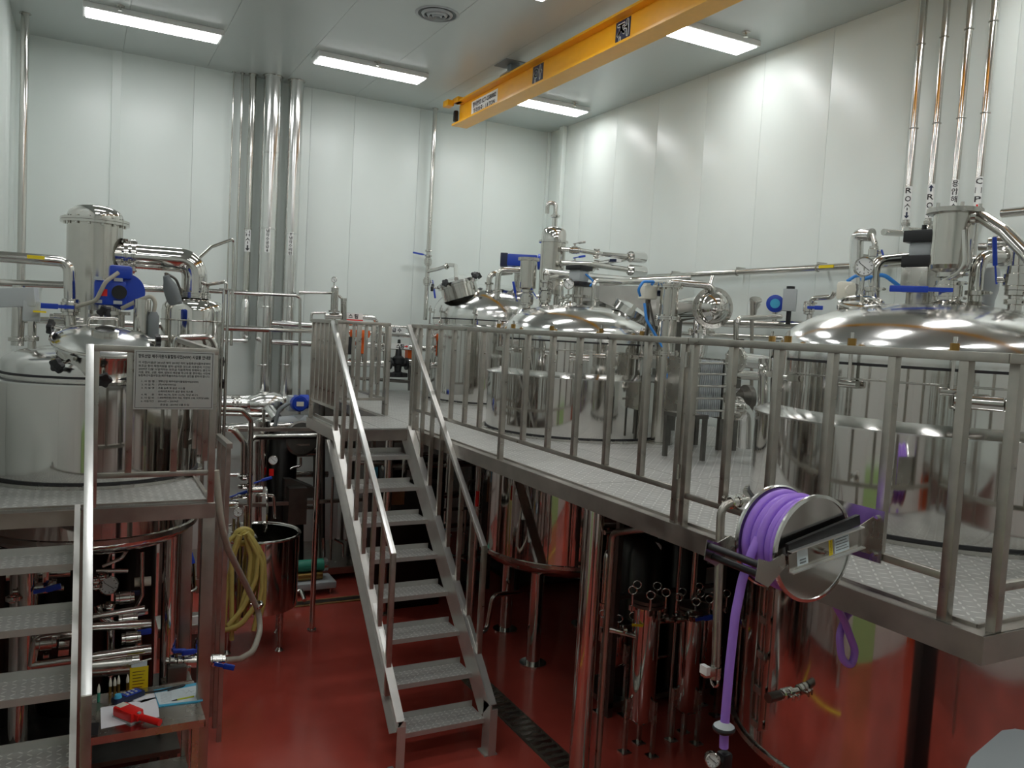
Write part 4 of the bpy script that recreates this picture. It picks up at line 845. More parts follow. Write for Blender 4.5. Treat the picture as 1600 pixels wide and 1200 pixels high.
# horizontal runs left of the landing
t = hp('long slim pipe running from the left tank to the stair landing', [(238, 509, 11.6), (330, 512, 12.0), (528, 519, 12.6)], .03, ext=True); wallbr(t, P(360, 513, Y=12.1)); wallbr(t, P(500, 518, Y=12.5))
t = hp('grey pipe crossing the back wall behind the left column', [(30, 442, 12.8), (200, 446, 12.8), (410, 460, 12.8)], .035, ext=True); wallbr(t, P(60, 443, Y=12.8)); wallbr(t, P(300, 453, Y=12.8))
t = hp('thin pipe above the sampling line, bending down at the big risers', [(320, 455, 13.2), (462, 462, 13.2), (469, 465, 13.2), (467, 690, 13.2)], .024)
t = hp('thin steam line from the risers to the small filter', [(467, 457, 13.3), (525, 458, 13.3), (536, 468, 13.3), (537, 500, 13.3)], .022, ext=True); wallbr(t, P(490, 458, Y=13.3))
t = hp('sampling line rising from the big duct elbow and dropping again', [(300, 413, 9.6), (330, 386, 9.9), (365, 373, 10.2), (364, 440, 10.2), (361, 540, 10.2)], .018, ext=True)
clampring(t, P(308, 406, Y=9.65), V((.6, .2, .6)), .03, wing=False); clampring(t, P(303, 411, Y=9.62), V((.6, .2, .6)), .035)
t = hp('white clad branch pipe below the big risers', [(345, 531, 13.6), (384, 533, 13.6), (389, 528, 14.1)], .035, 'clad')
t = hp('clad cross pipe between the two big risers', [(425, 505, 13.95), (500, 510, 13.8), (530, 512, 13.8)], .06, 'clad', ext=True); wallbr(t, P(510, 511, Y=13.8))
t = hp('lower clad cross pipe behind the landing rail', [(425, 534, 13.95), (500, 538, 13.8), (560, 541, 13.8)], .05, 'clad', ext=True); wallbr(t, P(510, 539, Y=13.8))
# pair of thin standing pipes with a gooseneck beside the left platform
t = T('sampling_stand', 'pair of slim standing pipes with a small gooseneck right of the left platform', 'pipe', P(354, 850, Y=9.0))
for x, dx in ((350, 0), (357, 0)): a = P(x, 452, Y=9.0); MB().cyl((a.x, 9.0, 0.), (a.x, 9.0, a.z), .016, n=12).build('standpipe', 'pipe', t)
subpipe(t, [P(322, 470, Y=9.3), P(324, 445, Y=9.3), P(353, 440, Y=9.05), P(354, 455, Y=9.0)], .02); MB().box(P(354, 452, Y=9.0), (.14, .06, .012)).build('cap_plate', 'satin', t)

# ---------------------------------------------------------------- steam station behind the landing
YS = 13.7
t = T('steam_filter', 'small upright steam filter with a gauge on top behind the landing rail', 'filter', P(522, 500, Y=13.2)); a = P(522, 488, Y=13.2); b = P(522, 447, Y=13.2)
MB().lathe([(0, 0), (.06, 0), (.06, b.z - a.z - .03), (.035, b.z - a.z), (0, b.z - a.z)], a, n=20).lathe([(.06, 0), (.09, .0), (.09, .03), (.06, .03)], a).build('housing', 'satin', t); gauge(t, P(522, 437, Y=13.2), V((-.3, -1, .1)), .045, b)
MB().cyl(P(508, 494, Y=13.2), P(533, 494, Y=13.2), .05, n=16).build('head', 'pipe', t); MB().cyl(P(537, 466, Y=13.25), P(537, 505, Y=13.25), .05, n=16).build('side_pot', 'satin', t); subpipe(t, [P(486, 502, Y=13.2), P(487, 489, Y=13.2), P(510, 489, Y=13.2)], .02); MB().cyl((a.x, a.y, D), a, .03).build('stand', 'pipe', t)
st = T('steam_station', 'steam pipe station with labels behind the landing rail', 'pipework', P(600, 600, Y=YS))
def sp(pts, r, m='clad', bend=None): return subpipe(st, [P(x, y, Y=YS) for x, y in pts], r, m, bend=bend)
sp([(538, 492), (588, 497), (585, 570)], .045); sp([(500, 504), (640, 512)], .03, 'pipe'); sp([(490, 515), (660, 525)], .045); sp([(540, 536), (665, 545)], .055); sp([(490, 565), (612, 569)], .065); sp([(634, 566), (665, 568)], .065); sp([(585, 540), (584, 600)], .05)
sp([(545, 590), (650, 597)], .03, 'dull'); sp([(548, 560), (548, 610)], .03, 'dull'); sp([(640, 560), (640, 610)], .03, 'dull'); sp([(600, 520), (600, 585)], .02, 'pipe')
for x, y in ((600, 515), (598, 543)): MB().ring(P(x, y, Y=YS - .1), V((0, 1, 0)), .055, .016).build('hanger_ring', 'pipe', st)
def hlabel(par, px, wd, h, body, mm='ink', r=.05, arrow_=None):
    c = P(*px, Y=YS - r - .012); o = MB().box(c, (wd, .004, h)).build('label', 'white', par); text(MB(), body, c + V((0, -.003, 0)), V((1, 0, 0)), UP, h * .75, bold=.003).build('lettering', mm, o)
    if arrow_: arrow(MB(), c + V((wd * .34, -.0035, 0)), UP, V((-1, 0, 0)), h * .7).build('flow_arrow', arrow_, o)
hlabel(st, (552, 494), .34, .1, '스 팀'); MB().box(P(552, 500, Y=YS - .065), (.34, .005, .02)).build('label_stripe', 'red', st); hlabel(st, (620, 516), .34, .1, '급 수'); hlabel(st, (625, 541), .34, .1, '스팀', arrow_='red')
o = MB().lathe([(0, 0), (.16, 0), (.18, .06), (.16, .12), (0, .13)], P(562, 527, Y=YS - .25), n=24).build('diaphragm_actuator', 'orange', st); MB().cyl(P(567, 524, Y=YS - .25), P(567, 552, Y=YS - .25), .05, n=14).build('actuator_yoke', 'orange', o); MB().box(P(548, 540, Y=YS - .2), (.12, .1, .3), b=.02).build('control_box', 'black', o); subpipe(st, [P(567, 550, Y=YS - .25), P(567, 566, Y=YS)], .04)
pv = P(622, 568, Y=YS - .02); o = MB().lathe([(.1, -.22), (.1, -.16), (.06, -.14), (.07, -.02), (.11, .0), (.11, .1), (.06, .14), (.045, .3), (.03, .32), (.025, .42), (0, .43)], pv, n=24).build('reducing_valve', 'black', st)
MB().cyl(pv + V((-.16, 0, .0)), pv + V((.16, 0, .0)), .055, n=18).lathe([(0, 0), (.11, 0), (.11, .03), (0, .03)], pv - V((.17, 0, 0)), (1, 0, 0)).lathe([(0, 0), (.11, 0), (.11, .03), (0, .03)], pv + V((.14, 0, 0)), (1, 0, 0)).box(pv + V((0, 0, -.2)), (.34, .14, .08), b=.02).build('valve_flanges', 'black', o)
MB().b2((P(640, 530, Y=YS).x, YS + .05, 3.3), (P(660, 530, Y=YS).x, YS + .2, 3.5)).build('junction_box', 'orange', st)

# ---------------------------------------------------------------- right wall: four labelled drops
XW = 8.02
for i, (x, yl, items, h, lb, yb) in enumerate(((1418, 318, ['R', 'O', '수', ('v', 'navy')], .36, 'leftmost wall drop pipe marked RO with a down arrow', 365), (1453, 315, [('^', 'navy'), 'R', 'O', '수'], .36, 'second wall drop pipe marked RO with an up arrow', 362), (1491, 306, ['용', '암', '해', '수'], .32, 'third wall drop pipe with a four character Korean label', 400), (1528, 305, ['C', 'I', 'P', ('v', 'red')], .36, 'rightmost wall drop pipe marked CIP with a red arrow', 420))):
    c = P(x, yl, X=XW); t = T('drop_pipe', lb, 'pipe', (XW, c.y, P(x - 4, yb, X=XW).z), 'labelled right wall drops')
    zb = P(x - 4, yb, X=XW).z
    MB().tube([(XW, c.y, ZC - .002), (XW, c.y, zb), (XW - .35, c.y, zb - .02)], .036, 14, .07).build('pipe', 'pipe', t); vlabel(t, c, .036, items, h, .085)
    MB().lathe([(.036, 0), (.045, .0), (.045, .03), (.036, .03)], (XW, c.y, c.z - h / 2 - .06)).build('collar', 'satin', t)
    MB().b2((XW, c.y - .012, c.z - h / 2 - .1), (XR - .003, c.y + .012, c.z - h / 2 - .07)).build('bracket', 'satin', t)
    for k in range(2): MB().ring((XW, c.y, 6.4 + k * .9), UP, .042, .006).build('pipe_clip', 'satin', t)
def wp(label, pts, r, m='pipe', ext=False, X=8.02): return pipe(label, [P(x, y, X=X) for x, y in pts], r, m, 'right wall pipes', ext)
t = pipe('long pipe running level along the right wall above the tanks', [(8.0, 10.6, 4.93), (8.0, 2.4, 4.93)], .042, 'pipe', 'right wall pipes', True)
for y in (10, 8.6, 7.2, 5.8): MB().b2((7.99, y - .015, 4.97), (XR - .003, y + .015, 5.0)).build('bracket', 'satin', t); MB().ring((8.0, y, 4.93), V((0, 1, 0)), .046, .008).build('pipe_clip', 'satin', t)
MB().box((7.955, P(1290, 420, X=7.95).y, 4.935), (.006, .22, .035)).build('tape_tag', 'tag', t)
t = pipe('upper right pipe leaving the picture beside the transfer hose', [(7.9, 4.9, 5.35), (7.9, 2.2, 5.35)], .045, 'pipe', 'right wall pipes')
t = pipe('lower twin pipe along the right wall behind the drum', [(7.9, 10.2, 4.22), (7.9, 3.0, 4.22)], .055, 'pipe', 'right wall pipes')
t = pipe('lowest slim pipe along the right wall at tank height', [(7.85, 10.2, 4.05), (7.85, 3.0, 4.05)], .03, 'pipe', 'right wall pipes')
t = T('vent_loop', 'clad inverted U pipe against the right wall left of the pressure gauge', 'pipe', P(1336, 440, X=7.7))
MB().b2((7.7, P(1338, 400, X=7.7).y - .015, P(1338, 400, X=7.7).z), (XR - .003, P(1338, 400, X=7.7).y + .015, P(1338, 400, X=7.7).z + .03)).build('wall_bracket', 'satin', t)
subpipe(t, [P(1336, 470, X=7.7), P(1339, 366, X=7.7), P(1362, 367, X=7.7)], .075, 'clad', bend=.12); subpipe(t, [P(1362, 367, X=7.7), P(1367, 380, X=7.7), P(1365, 415, X=7.7)], .03); valve(t, P(1365, 395, X=7.7), UP, .035, V((.1, -.2, -1)), hl=.15, up=V((.3, -1, 0)))
t = T('wall_valve', 'small bent pipe with a blue lever left of the big tank lid', 'valve', P(1264, 500, X=7.2)); subpipe(t, [P(1304, 456, X=7.2), P(1300, 464, X=7.2), P(1268, 466, X=7.2), P(1264, 500, X=7.2), P(1264, 600, X=7.2)], .03, bend=.07); valve(t, P(1264, 481, X=7.2), UP, .04, V((1, -1, 0)), hl=.13, up=V((-.6, -.7, 0))); clampring(t, P(1264, 474, X=7.2), UP, .04)
# flow transmitters on the wall pipes
t = T('flow_transmitter', 'round blue transmitter head on the right wall pipes', 'transmitter', P(1212, 495, X=7.8)); c = P(1212, 475, X=7.8); ax = V((-.75, -.65, 0)).normalized()
MB().cyl(c - ax * .1, c + ax * .06, .1, n=24).build('head', 'blue', t); MB().lathe([(.1, 0), (.11, .01), (.11, .05), (.07, .06), (0, .06)], c + ax * .06, ax, 24).build('cover', 'blue', t); MB().lathe([(0, 0), (.06, 0)], c + ax * .122, ax, 20).build('display', 'cyan', t); MB().cyl(c - UP * .22, c, .03).build('stem', 'satin', t); MB().lathe([(.1, -.1), (.108, -.1), (.108, -.13), (.0, -.13)], c, ax, 24).build('rear_cover', 'lightgrey', t)
t = T('solenoid_box', 'grey boxed actuator beside the blue transmitter on the right wall pipes', 'actuator', P(1234, 490, X=7.75)); c = P(1234, 469, X=7.75); MB().box(c, (.16, .16, .27), b=.01, rz=.7).build('housing', 'lightgrey', t); MB().cyl(c + UP * .135, c + UP * .17, .05).build('gland', 'black', t); MB().cyl(c - UP * .3, c - UP * .13, .03).build('stem', 'black', t)
t = T('wall_gauge_valve', 'small chrome valve standing on the right wall pipes beside the drum', 'valve', P(1180, 498, X=7.9)); c = P(1180, 478, X=7.9); MB().lathe([(.02, -.2), (.03, -.05), (.06, 0), (.07, .03), (.0, .05)], c, n=16).build('body', 'pipe', t); MB().lathe([(0, 0), (.08, .01), (.08, .03), (0, .03)], c + UP * .06, V((-.4, -.5, 1)), 16).build('handwheel', 'satin', t)

# ================================================================ HOSE REEL
ry0, ry1 = 2.72, 2.97; rc = P(1271, 857, Y=ry0); RX, RZ, RR = rc.x, rc.z, .255
t = T('hose_reel', 'steel hose reel with coiled purple hose on the guard rail', 'hose reel', (RX, ry0, RZ - RR))
for y, s in ((ry0, -1), (ry1, 1)):
    MB().lathe([(0, -.003), (RR - .01, -.003), (RR, -.012), (RR + .008, -.006), (RR + .008, .006), (RR - .008, .01), (RR - .01, .003), (0, .003)], (RX, y, RZ), (0, s, 0), 64).build('side_disc', 'dome', t)
for k in range(5):
    rr = .222 - (.012 if k % 2 else 0); y = ry0 + .032 + k * .0465
    MB().ring((RX, y, RZ), (0, 1, 0), rr, .0245, 56, 12).build('hose_turn', 'purple', t)
MB().cyl((RX, ry0, RZ), (RX, ry1, RZ), .19, n=40).build('drum', 'purple', t)
# arms, axle, labels
def fr(x, y, Y): return P(x, y, Y=Y)
yA = ry0 - .045; l_ = fr(1232, 878, yA); r_ = fr(1345, 838, yA); dv = (r_ - l_).normalized(); nv = V((-dv.z, 0, dv.x))
arm = MB().bar(l_, r_, .004, .1, up=nv).build('front_arm', 'satin', t)
MB().bar(l_ + nv * .052 - V((0, .012, 0)), r_ + nv * .052 - V((0, .012, 0)), .028, .006, up=nv).bar(l_ - nv * .052 - V((0, .012, 0)), r_ - nv * .052 - V((0, .012, 0)), .028, .006, up=nv).build('arm_edge', 'railwhite', arm)
MB().bar(l_ + nv * .062 + V((0, .004, 0)), r_ + nv * .085 + V((0, .01, 0)), .02, .05, up=nv).build('drive_shroud', 'black', arm)
m_ = l_.lerp(r_, .42); MB().cyl(m_ + V((0, .005, 0)), m_ - V((0, .03, 0)), .018).cyl(m_ - V((0, .03, 0)), m_ - V((0, .045, 0)), .01).build('axle', 'pipe', arm)
a = l_.lerp(r_, .18); MB().bar(a - dv * .035, a + dv * .035, .0055, .075, up=nv).build('spec_label', 'sheet', arm); tx = MB(); text(tx, '! CAUTION', l_.lerp(r_, .565) - V((0, .004, 0)), nv, -dv, .014, width=.075).build('caution_lettering', 'ink', arm)
a = l_.lerp(r_, .565); MB().bar(a - dv * .012, a + dv * .012, .006, .082, up=nv).build('caution_strip', 'tag', arm); a = l_.lerp(r_, .72); MB().bar(a - dv * .05, a + dv * .05, .0055, .082, up=nv).build('warning_label', 'sheet', arm)
mb = MB()
for i in range(5): q = l_.lerp(r_, .72) + nv * (.03 - .014 * i) - V((0, .004, 0)); mb.bar(q - dv * .043, q + dv * (.043 - .012 * (i % 2)), .0012, .004, up=nv)
for i in range(2): q = l_.lerp(r_, .18) + nv * (-.01 - .014 * i) - V((0, .004, 0)); mb.bar(q - dv * .02, q + dv * .02, .0012, .007, up=nv)
mb.build('label_print', 'grey', arm)
rb = X0 + .01
MB().prism([(r_.x - .02, r_.z - .07), (rb, r_.z - .1), (rb, r_.z + .1), (r_.x - .02, r_.z + .05)], (0, yA - .002, 0), (1, 0, 0), (0, 0, 1), (0, .006, 0)).build('arm_bracket', 'satin', t)
MB().b2((rb - .006, 2.62, r_.z - .13), (rb, 2.98, r_.z + .13)).build('mount_plate', 'satin', t)
MB().b2((RX, ry1 + .02, RZ - .04), (rb, ry1 + .026, RZ + .04)).build('rear_arm', 'satin', t)
for dz_ in (-.09, .09):
    for yy in (2.66, 2.94): MB().cyl((rb - .02, yy, r_.z + dz_), (rb + .004, yy, r_.z + dz_), .014, n=8).build('bolt', 'pipe', t)
# guide rollers at the left
ga = fr(1196, 888, ry0 - .03); gb_ = V((fr(1148, 860, ry1).x + .02, ry1 + .03, ga.z + .03)); gx = ga.x
for dz_, dx in ((0, 0), (-.055, .03)): MB().cyl((gx - .03 + dx, ry0 - .03, ga.z + dz_ + .015), (gx - .03 + dx, ry1 + .06, ga.z + dz_ + .015), .018, n=14).build('guide_roller', 'black', t)
for yy in (ry0 - .036, ry1 + .062): MB().prism([(gx - .06, ga.z - .05), (gx + .02, ga.z - .09), (gx + .16, ga.z + .03), (gx + .1, ga.z + .06), (gx + .02, ga.z + .03), (gx - .05, ga.z + .05)], (0, yy, 0), (1, 0, 0), (0, 0, 1), (0, .006, 0)).build('guide_plate', 'satin', t)
# hose leaving the reel and slack loop
hy = 2.86
subpipe(t, [V((RX - .222, hy, RZ + .03)), fr(1176, 860, hy), fr(1160, 905, hy), fr(1149, 960, hy), fr(1140, 1040, hy), fr(1132, 1135, hy), fr(1131, 1168, hy)], .0225, 'purple', 'hose_tail', bend=.3)
b0 = fr(1131, 1138, hy); MB().lathe([(.018, .03), (.05, .012), (.055, 0), (.05, -.012), (.018, -.03)], b0, n=24).build('hose_stop', 'black', t); MB().lathe([(.02, .034), (.048, .014), (.05, .012)], b0, n=24).build('stop_collar', 'lightgrey', t)
g = fr(1131, 1195, hy); o = MB().box(g, (.06, .06, .13), b=.015).build('spray_gun', 'black', t); gauge(o, fr(1113, 1187, hy - .02), V((-.45, -.9, .15)), .036, g)
subpipe(t, [fr(1290, 905, 2.9), fr(1300, 935, 2.92), fr(1320, 972, 2.95), fr(1337, 1018, 2.95), fr(1330, 1042, 2.95), fr(1315, 1030, 2.97), fr(1311, 992, 2.99), fr(1322, 962, 3.02), fr(1334, 952, 3.06)], .0205, 'purple', 'hose_loop', bend=.09)
# supply lance beside the reel
t = T('supply_pipe', 'bent supply pipe hanging over the platform edge left of the hose reel', 'pipe', P(1118, 1045, X=3.4)); a = P(1168, 782, X=3.62); b = P(1141, 800, X=3.40); c = P(1118, 1042, X=3.4)
subpipe(t, [a, V((3.4, a.y - .01, a.z - .01)), V((3.4, c.y, c.z))], .026, 'rail', bend=.09); clampring(t, V((3.5, a.y, a.z - .003)), V((1, 0, 0)), .03); clampring(t, V((3.56, a.y, a.z)), V((1, 0, 0)), .03)
q = V((3.4, c.y, c.z)); MB().cyl(q - UP * .07, q, .034).box(q + V((-.05, 0, -.02)), (.09, .05, .06), b=.01).build('quick_coupling', 'satin', t); MB().box(q + V((-.09, -.01, .0)), (.03, .06, .05)).build('coupling_lever', 'white', t); MB().ring(q - UP * .09, V((1, 0, 0)), .03, .007, 16).build('ring', 'pipe', t)
# ================================================================ LEFT: condenser column, duct, receiver
YE = 9.35; c0 = P(148, 400, Y=YE); ex_, ez0 = c0.x, DL; zf = P(145, 346, Y=YE).z; zt = P(147, 325, Y=YE).z
t = T('condenser_column', 'tall polished column with a bolted dome behind the blue gear motor', 'vessel', (ex_, YE, DL)); r = .255
MB().lathe([(r, DL + .12), (r, zf - .02)], (ex_, YE, 0), n=48).lathe([(0, DL + .12), (r, DL + .12)], (ex_, YE, 0), n=48).build('shell', 'brushed', t)
flange(t, (ex_, YE, zf - .005), UP, r, .05, 14, 'pipe', R=.315)
MB().lathe([(r, zf + .02), (r, zf + .05)] + [(r * math.cos(math.pi / 2 * k / 9) ** .8, zf + .05 + (zt - zf - .02) * math.sin(math.pi / 2 * k / 9)) for k in range(1, 9)] + [(0, zt + .03)], (ex_, YE, 0), n=48).build('dome', 'steel', t, ang=60)
for a in (.5, 2.6, 4.7): MB().cyl((ex_ + .2 * math.cos(a), YE + .2 * math.sin(a), DL), (ex_ + .2 * math.cos(a), YE + .2 * math.sin(a), DL + .13), .025).build('leg', 'satin', t)
nz = P(188, 400, Y=YE); q = P(165, 397, Y=YE); MB().cyl((ex_ + .05, YE - .05, nz.z), (nz.x, YE - .05, nz.z), .135, n=32).build('side_nozzle', 'brushed', t)
t = T('vapour_duct', 'thick polished elbow duct linking the left column to the receiver', 'duct', P(300, 470, Y=YE + .1)); dr = .128; a = V((nz.x + .002, YE - .05, nz.z)); b = P(305, 405, Y=YE); fz = P(302, 464, Y=YE); bx = fz.x
MB().tube([a, V((bx, YE - .05, a.z + .01)), V((bx, YE - .05, fz.z))], dr, 32, .3, 12).build('elbow', 'steel', t)
flange(t, a + V((.04, 0, 0)), V((1, 0, 0)), dr, .04, 8, R=.18); flange(t, a + V((.11, 0, 0)), V((1, 0, 0)), dr, .04, 8, R=.18); flange(t, (bx, YE - .05, fz.z + .03), UP, dr, .03, 8, R=.17)
t = T('receiver_vessel', 'polished receiver vessel with a rounded top under the elbow duct', 'vessel', (bx, YE - .05, DL)); zs = P(302, 486, Y=YE).z; r = .315
MB().lathe([(0, DL + .1), (r, DL + .1), (r, zs), (r * .97, zs + .05), (r * .85, zs + .1), (r * .5, zs + .13), (.11, zs + .14), (.11, fz.z + .01)], (bx, YE - .05, 0), n=48).build('shell', 'steel', t, ang=50); flange(t, (bx, YE - .05, fz.z), UP, .11, .025, 8, R=.17)
for a in (.8, 2.9, 5.0): MB().cyl((bx + .24 * math.cos(a), YE - .05 + .24 * math.sin(a), DL - .1), (bx + .24 * math.cos(a), YE - .05 + .24 * math.sin(a), DL + .12), .03).build('leg', 'satin', t)
MB().ring((bx, YE - .05, zs - .1), UP, r + .002, .008, 48).build('weld_ring', 'satin', t)
d_ = V((-.35, -.3, .9)).normalized(); q = P(275, 476, Y=YE - .2); MB().lathe([(.05, -.1), (.055, -.04), (.06, .0), (.075, .06), (.07, .2), (.045, .26), (.03, .32), (0, .33)], q, d_, 22).build('pressure_sensor', 'grey', t); MB().lathe([(.07, -.02), (.08, -.015), (.08, .015), (.07, .02)], q - d_ * .03, d_, 20).build('sensor_nut', 'pipe', t)
subpipe(t, [q + d_ * .32, P(258, 426, Y=YE - .2), P(275, 436, Y=YE - .2), P(288, 468, Y=YE - .1)], .013, 'dull', 'cable', bend=.08)
subpipe(t, [P(273, 545, Y=YE - .45), P(275, 527, Y=YE - .45), P(330, 526, Y=YE - .45), P(338, 545, Y=YE - .45), P(338, 700, Y=YE - .45)], .03, name='outlet_loop', bend=.08)
subpipe(t, [P(226, 527, Y=YE - .3), P(262, 528, Y=YE - .3)], .03, name='inlet'); clampring(t, P(236, 527, Y=YE - .3), V((1, 0, 0)), .035)
for y in (565, 600): knob(t, P(345, y, Y=YE - .3), V((1, -.2, 0)), .045, .08)
MB().lathe([(0, 0), (.16, 0), (.17, .02), (.1, .05), (0, .055)], P(338, 582, Y=YE - .3), V((1, -.2, 0)), 24).build('hand_hole', 'dull', t)
# pipes behind the left tank
pipe('level pipe running behind the left tank below the motor', [P(40, 499, Y=9.9), P(345, 512, Y=9.9), P(420, 515, Y=9.9)], .035, group='pipes behind the left tank')
pipe('upper level pipe leaving the picture at the left edge', [P(-10, 441, Y=9.6), P(120, 446, Y=9.6), P(260, 452, Y=9.6)], .036, group='pipes behind the left tank')

# ================================================================ OPEN VAT WITH HOSES
VX, VY, VR = 1.93, 9.95, .5; ztop = 1.62; zbot = .62
ztop = P(405, 832, Y=VY).z; zbot = P(405, 965, Y=VY - .45).z
t = T('open_vat', 'open topped polished steel vat on legs under the yellow hoses', 'vat', (VX, VY, 0))
MB().lathe([(0, zbot - .04), (VR * .6, zbot - .03), (VR, zbot + .02), (VR, ztop - .01), (VR - .012, ztop), (VR - .02, ztop - .01), (VR - .02, zbot + .03), (0, zbot)], (VX, VY, 0), n=56).build('shell', 'steel', t); MB().ring((VX, VY, ztop), UP, VR, .018, 56).build('rim', 'pipe', t)
for k in range(4):
    a = .6 + k * math.pi / 2; q = V((VX + .42 * math.cos(a), VY + .42 * math.sin(a), 0)); MB().cyl(q + UP * .05, q + UP * (zbot + .05), .035).lathe([(0, 0), (.05, 0), (.03, .03), (.015, .06), (0, .06)], q).build('leg', 'satin', t)
# lid plate swung upright with fittings
lc = P(415, 795, Y=VY - .05); MB().lathe([(0, -.012), (.27, -.012), (.275, 0), (.27, .012), (0, .012)], P(414, 796, Y=VY - .1), V((1, -.1, 0)), 40).build('hinged_lid', 'pipe', t)
MB().b2((VX - .5, VY - .3, ztop + .01), (VX - .05, VY + .3, ztop + .025)).build('half_cover', 'satin', t)
g = P(372, 800, Y=VY - .3); gauge(t, g, V((-.25, -1, .15)), .055, P(372, 822, Y=VY - .3))
for x, y0_, y1_ in ((365, 835, 810), (372, 832, 815), (383, 832, 790), (390, 830, 700)): a = P(x, y0_, Y=VY - .25); MB().cyl(V((a.x, a.y, ztop + .02)), P(x, y1_, Y=VY - .25), .022).build('standpipe', 'pipe', t); clampring(t, V((a.x, a.y, ztop + .08)), UP, .026)
for x, y in ((362, 787), (400, 765)): valve(t, P(x, y, Y=VY - .2), V((1, 0, 0)), .03, V((1, 0, .2)), hl=.18, up=UP)
# valve tree behind lid
for y in (745, 760, 775): clampring(t, P(380, y, Y=VY - .25), UP, .045)
subpipe(t, [P(358, 778, Y=VY - .1), P(392, 776, Y=VY - .1)], .025); subpipe(t, [P(400, 772, Y=VY + .1), P(428, 775, Y=VY + .1), P(430, 810, Y=VY + .1)], .02)
subpipe(t, [P(389, 830, Y=VY - .25), P(392, 655, Y=VY - .25), P(378, 641, Y=VY - .3), P(340, 640, Y=VY - .4)], .03, name='tall_bend', bend=.1)
subpipe(t, [P(380, 750, Y=VY - .2), P(381, 690, Y=VY - .2), P(366, 672, Y=VY - .2), P(356, 670, Y=VY - .2)], .035, name='return_bend', bend=.1)
subpipe(t, [P(385, 740, Y=VY), P(384, 700, Y=VY), P(395, 683, Y=VY), P(510, 683, Y=VY + 1.5)], .03, name='header', bend=.12)
# yellow hoses
t = T('yellow_hose', 'coil of translucent yellow hoses draped over the vat', 'hose', P(378, 985, Y=9.35)); hy = 9.36
for i, pts in enumerate((((372, 832), (352, 850), (345, 890), (343, 950), (341, 990)), ((378, 833), (368, 860), (358, 900), (352, 950), (350, 985)), ((383, 834), (392, 870), (388, 910), (378, 945), (366, 985)), ((386, 832), (404, 858), (400, 905), (380, 950), (356, 978)), ((390, 834), (412, 870), (414, 905), (412, 945), (404, 970)), ((380, 830), (398, 850), (396, 890), (386, 930), (372, 962)), ((374, 836), (362, 868), (362, 920), (362, 965), (362, 1000)), ((388, 838), (410, 880), (409, 920), (404, 950), (396, 985)))):
    subpipe(t, [P(x, y, Y=hy - .05 * (i % 4)) for x, y in pts], .026, 'hose', 'hose_strand', bend=.25)
MB().ring(P(380, 838, Y=hy + .02), V((0, 1, .3)), .09, .035).build('hose_bight', 'hose', t)
subpipe(t, [P(350, 985, Y=hy - .15), P(375, 978, Y=hy - .2), P(404, 940, Y=hy - .2)], .03, 'hose', 'hose_strand', bend=.25)
t = T('grey_hose', 'ribbed grey hose hanging from the left platform corner to the floor valves', 'hose', P(380, 1030, Y=8.0))
subpipe(t, [P(337, 735, Y=7.3), P(345, 820, Y=7.3), P(358, 862, Y=7.6), P(385, 915, Y=8.3), P(404, 955, Y=8.6), P(407, 985, Y=8.5), P(396, 1018, Y=8.2), P(375, 1030, Y=7.8), P(350, 1032, Y=7.45)], .03, 'greyhose', 'hose', bend=.5); clampring(t, P(404, 945, Y=8.55), V((.4, .3, -.8)), .034)
# low rail next to the vat
t = T('side_rail', 'short steel rail between the left platform and the vat', 'railing', P(350, 880, Y=8.0)); a = P(341, 681, Y=8.3); b = P(359, 697, Y=7.6)
MB().bar(a, b, .05, .045).build('top_rail', 'rail', t)
for s in (.15, .5, .9): q = a.lerp(b, s); MB().b2((q.x - .02, q.y - .02, 0), (q.x + .02, q.y + .02, q.z)).build('post', 'rail', t)

# ================================================================ BACK LEFT: evaporator skid below the risers
es = T('evaporator_skid', 'pipework skid with a dark upright vessel at the foot of the big risers', 'skid', (2.6, 12.8, 0))
def ep(pts, r, m='pipe', Y=12.8, bend=None): return subpipe(es, [P(x, y, Y=(p[2] if len(p) > 2 else Y)) for p in pts for x, y in [p[:2]]], r, m, bend=bend)
ep([(335, 622), (455, 624), (462, 640)], .06, 'clad', 13.6); ep([(335, 630), (400, 632)], .1, 'clad', 13.2); ep([(336, 668), (500, 664)], .06, 'steel', 12.5); ep([(390, 648), (430, 648)], .04); ep([(336, 646), (412, 648)], .035); ep([(395, 683), (520, 680)], .04, 'pipe', 12.2); ep([(430, 660), (480, 656)], .085, 'lightgrey', 12.6)
MB().lathe([(0, -.28), (.14, -.26), (.2, -.1), (.2, .12), (.13, .26), (0, .28)], P(415, 632, Y=13.1), V((1, 0, .1)), 32).build('strainer_body', 'clad', es); MB().cyl(P(420, 640, Y=12.9), P(432, 655, Y=12.7), .09).build('strainer_leg', 'clad', es)
for x in (365, 372): flange(es, P(x, 632, Y=13.2), V((1, 0, 0)), .1, .03, 8)
q = P(466, 630, Y=12.6); o = MB().cyl(q + V((-.02, .1, 0)), q + V((.0, -.1, 0)), .12, n=24).build('transmitter_head', 'blue', es); MB().cyl(q + V((.03, .05, .02)), q + V((.16, .05, .02)), .11, n=24).build('transmitter_rear', 'blue', o); MB().lathe([(0, 0), (.1, 0), (.105, -.02), (.12, -.02)], q - V((0, .12, 0)), V((0, -1, 0)), 24).build('bezel', 'blue', o); MB().box(q - V((0, .125, 0)), (.11, .01, .07)).build('display', 'cream', o)
MB().cyl(P(466, 648, Y=12.6), P(464, 668, Y=12.6), .08).box(P(456, 630, Y=12.7), (.14, .2, .24), b=.03).build('transmitter_neck', 'lightgrey', es); subpipe(es, [P(452, 630, Y=12.5), P(435, 640, Y=12.4), P(430, 665, Y=12.4)], .03, 'grey', 'conduit', bend=.15)
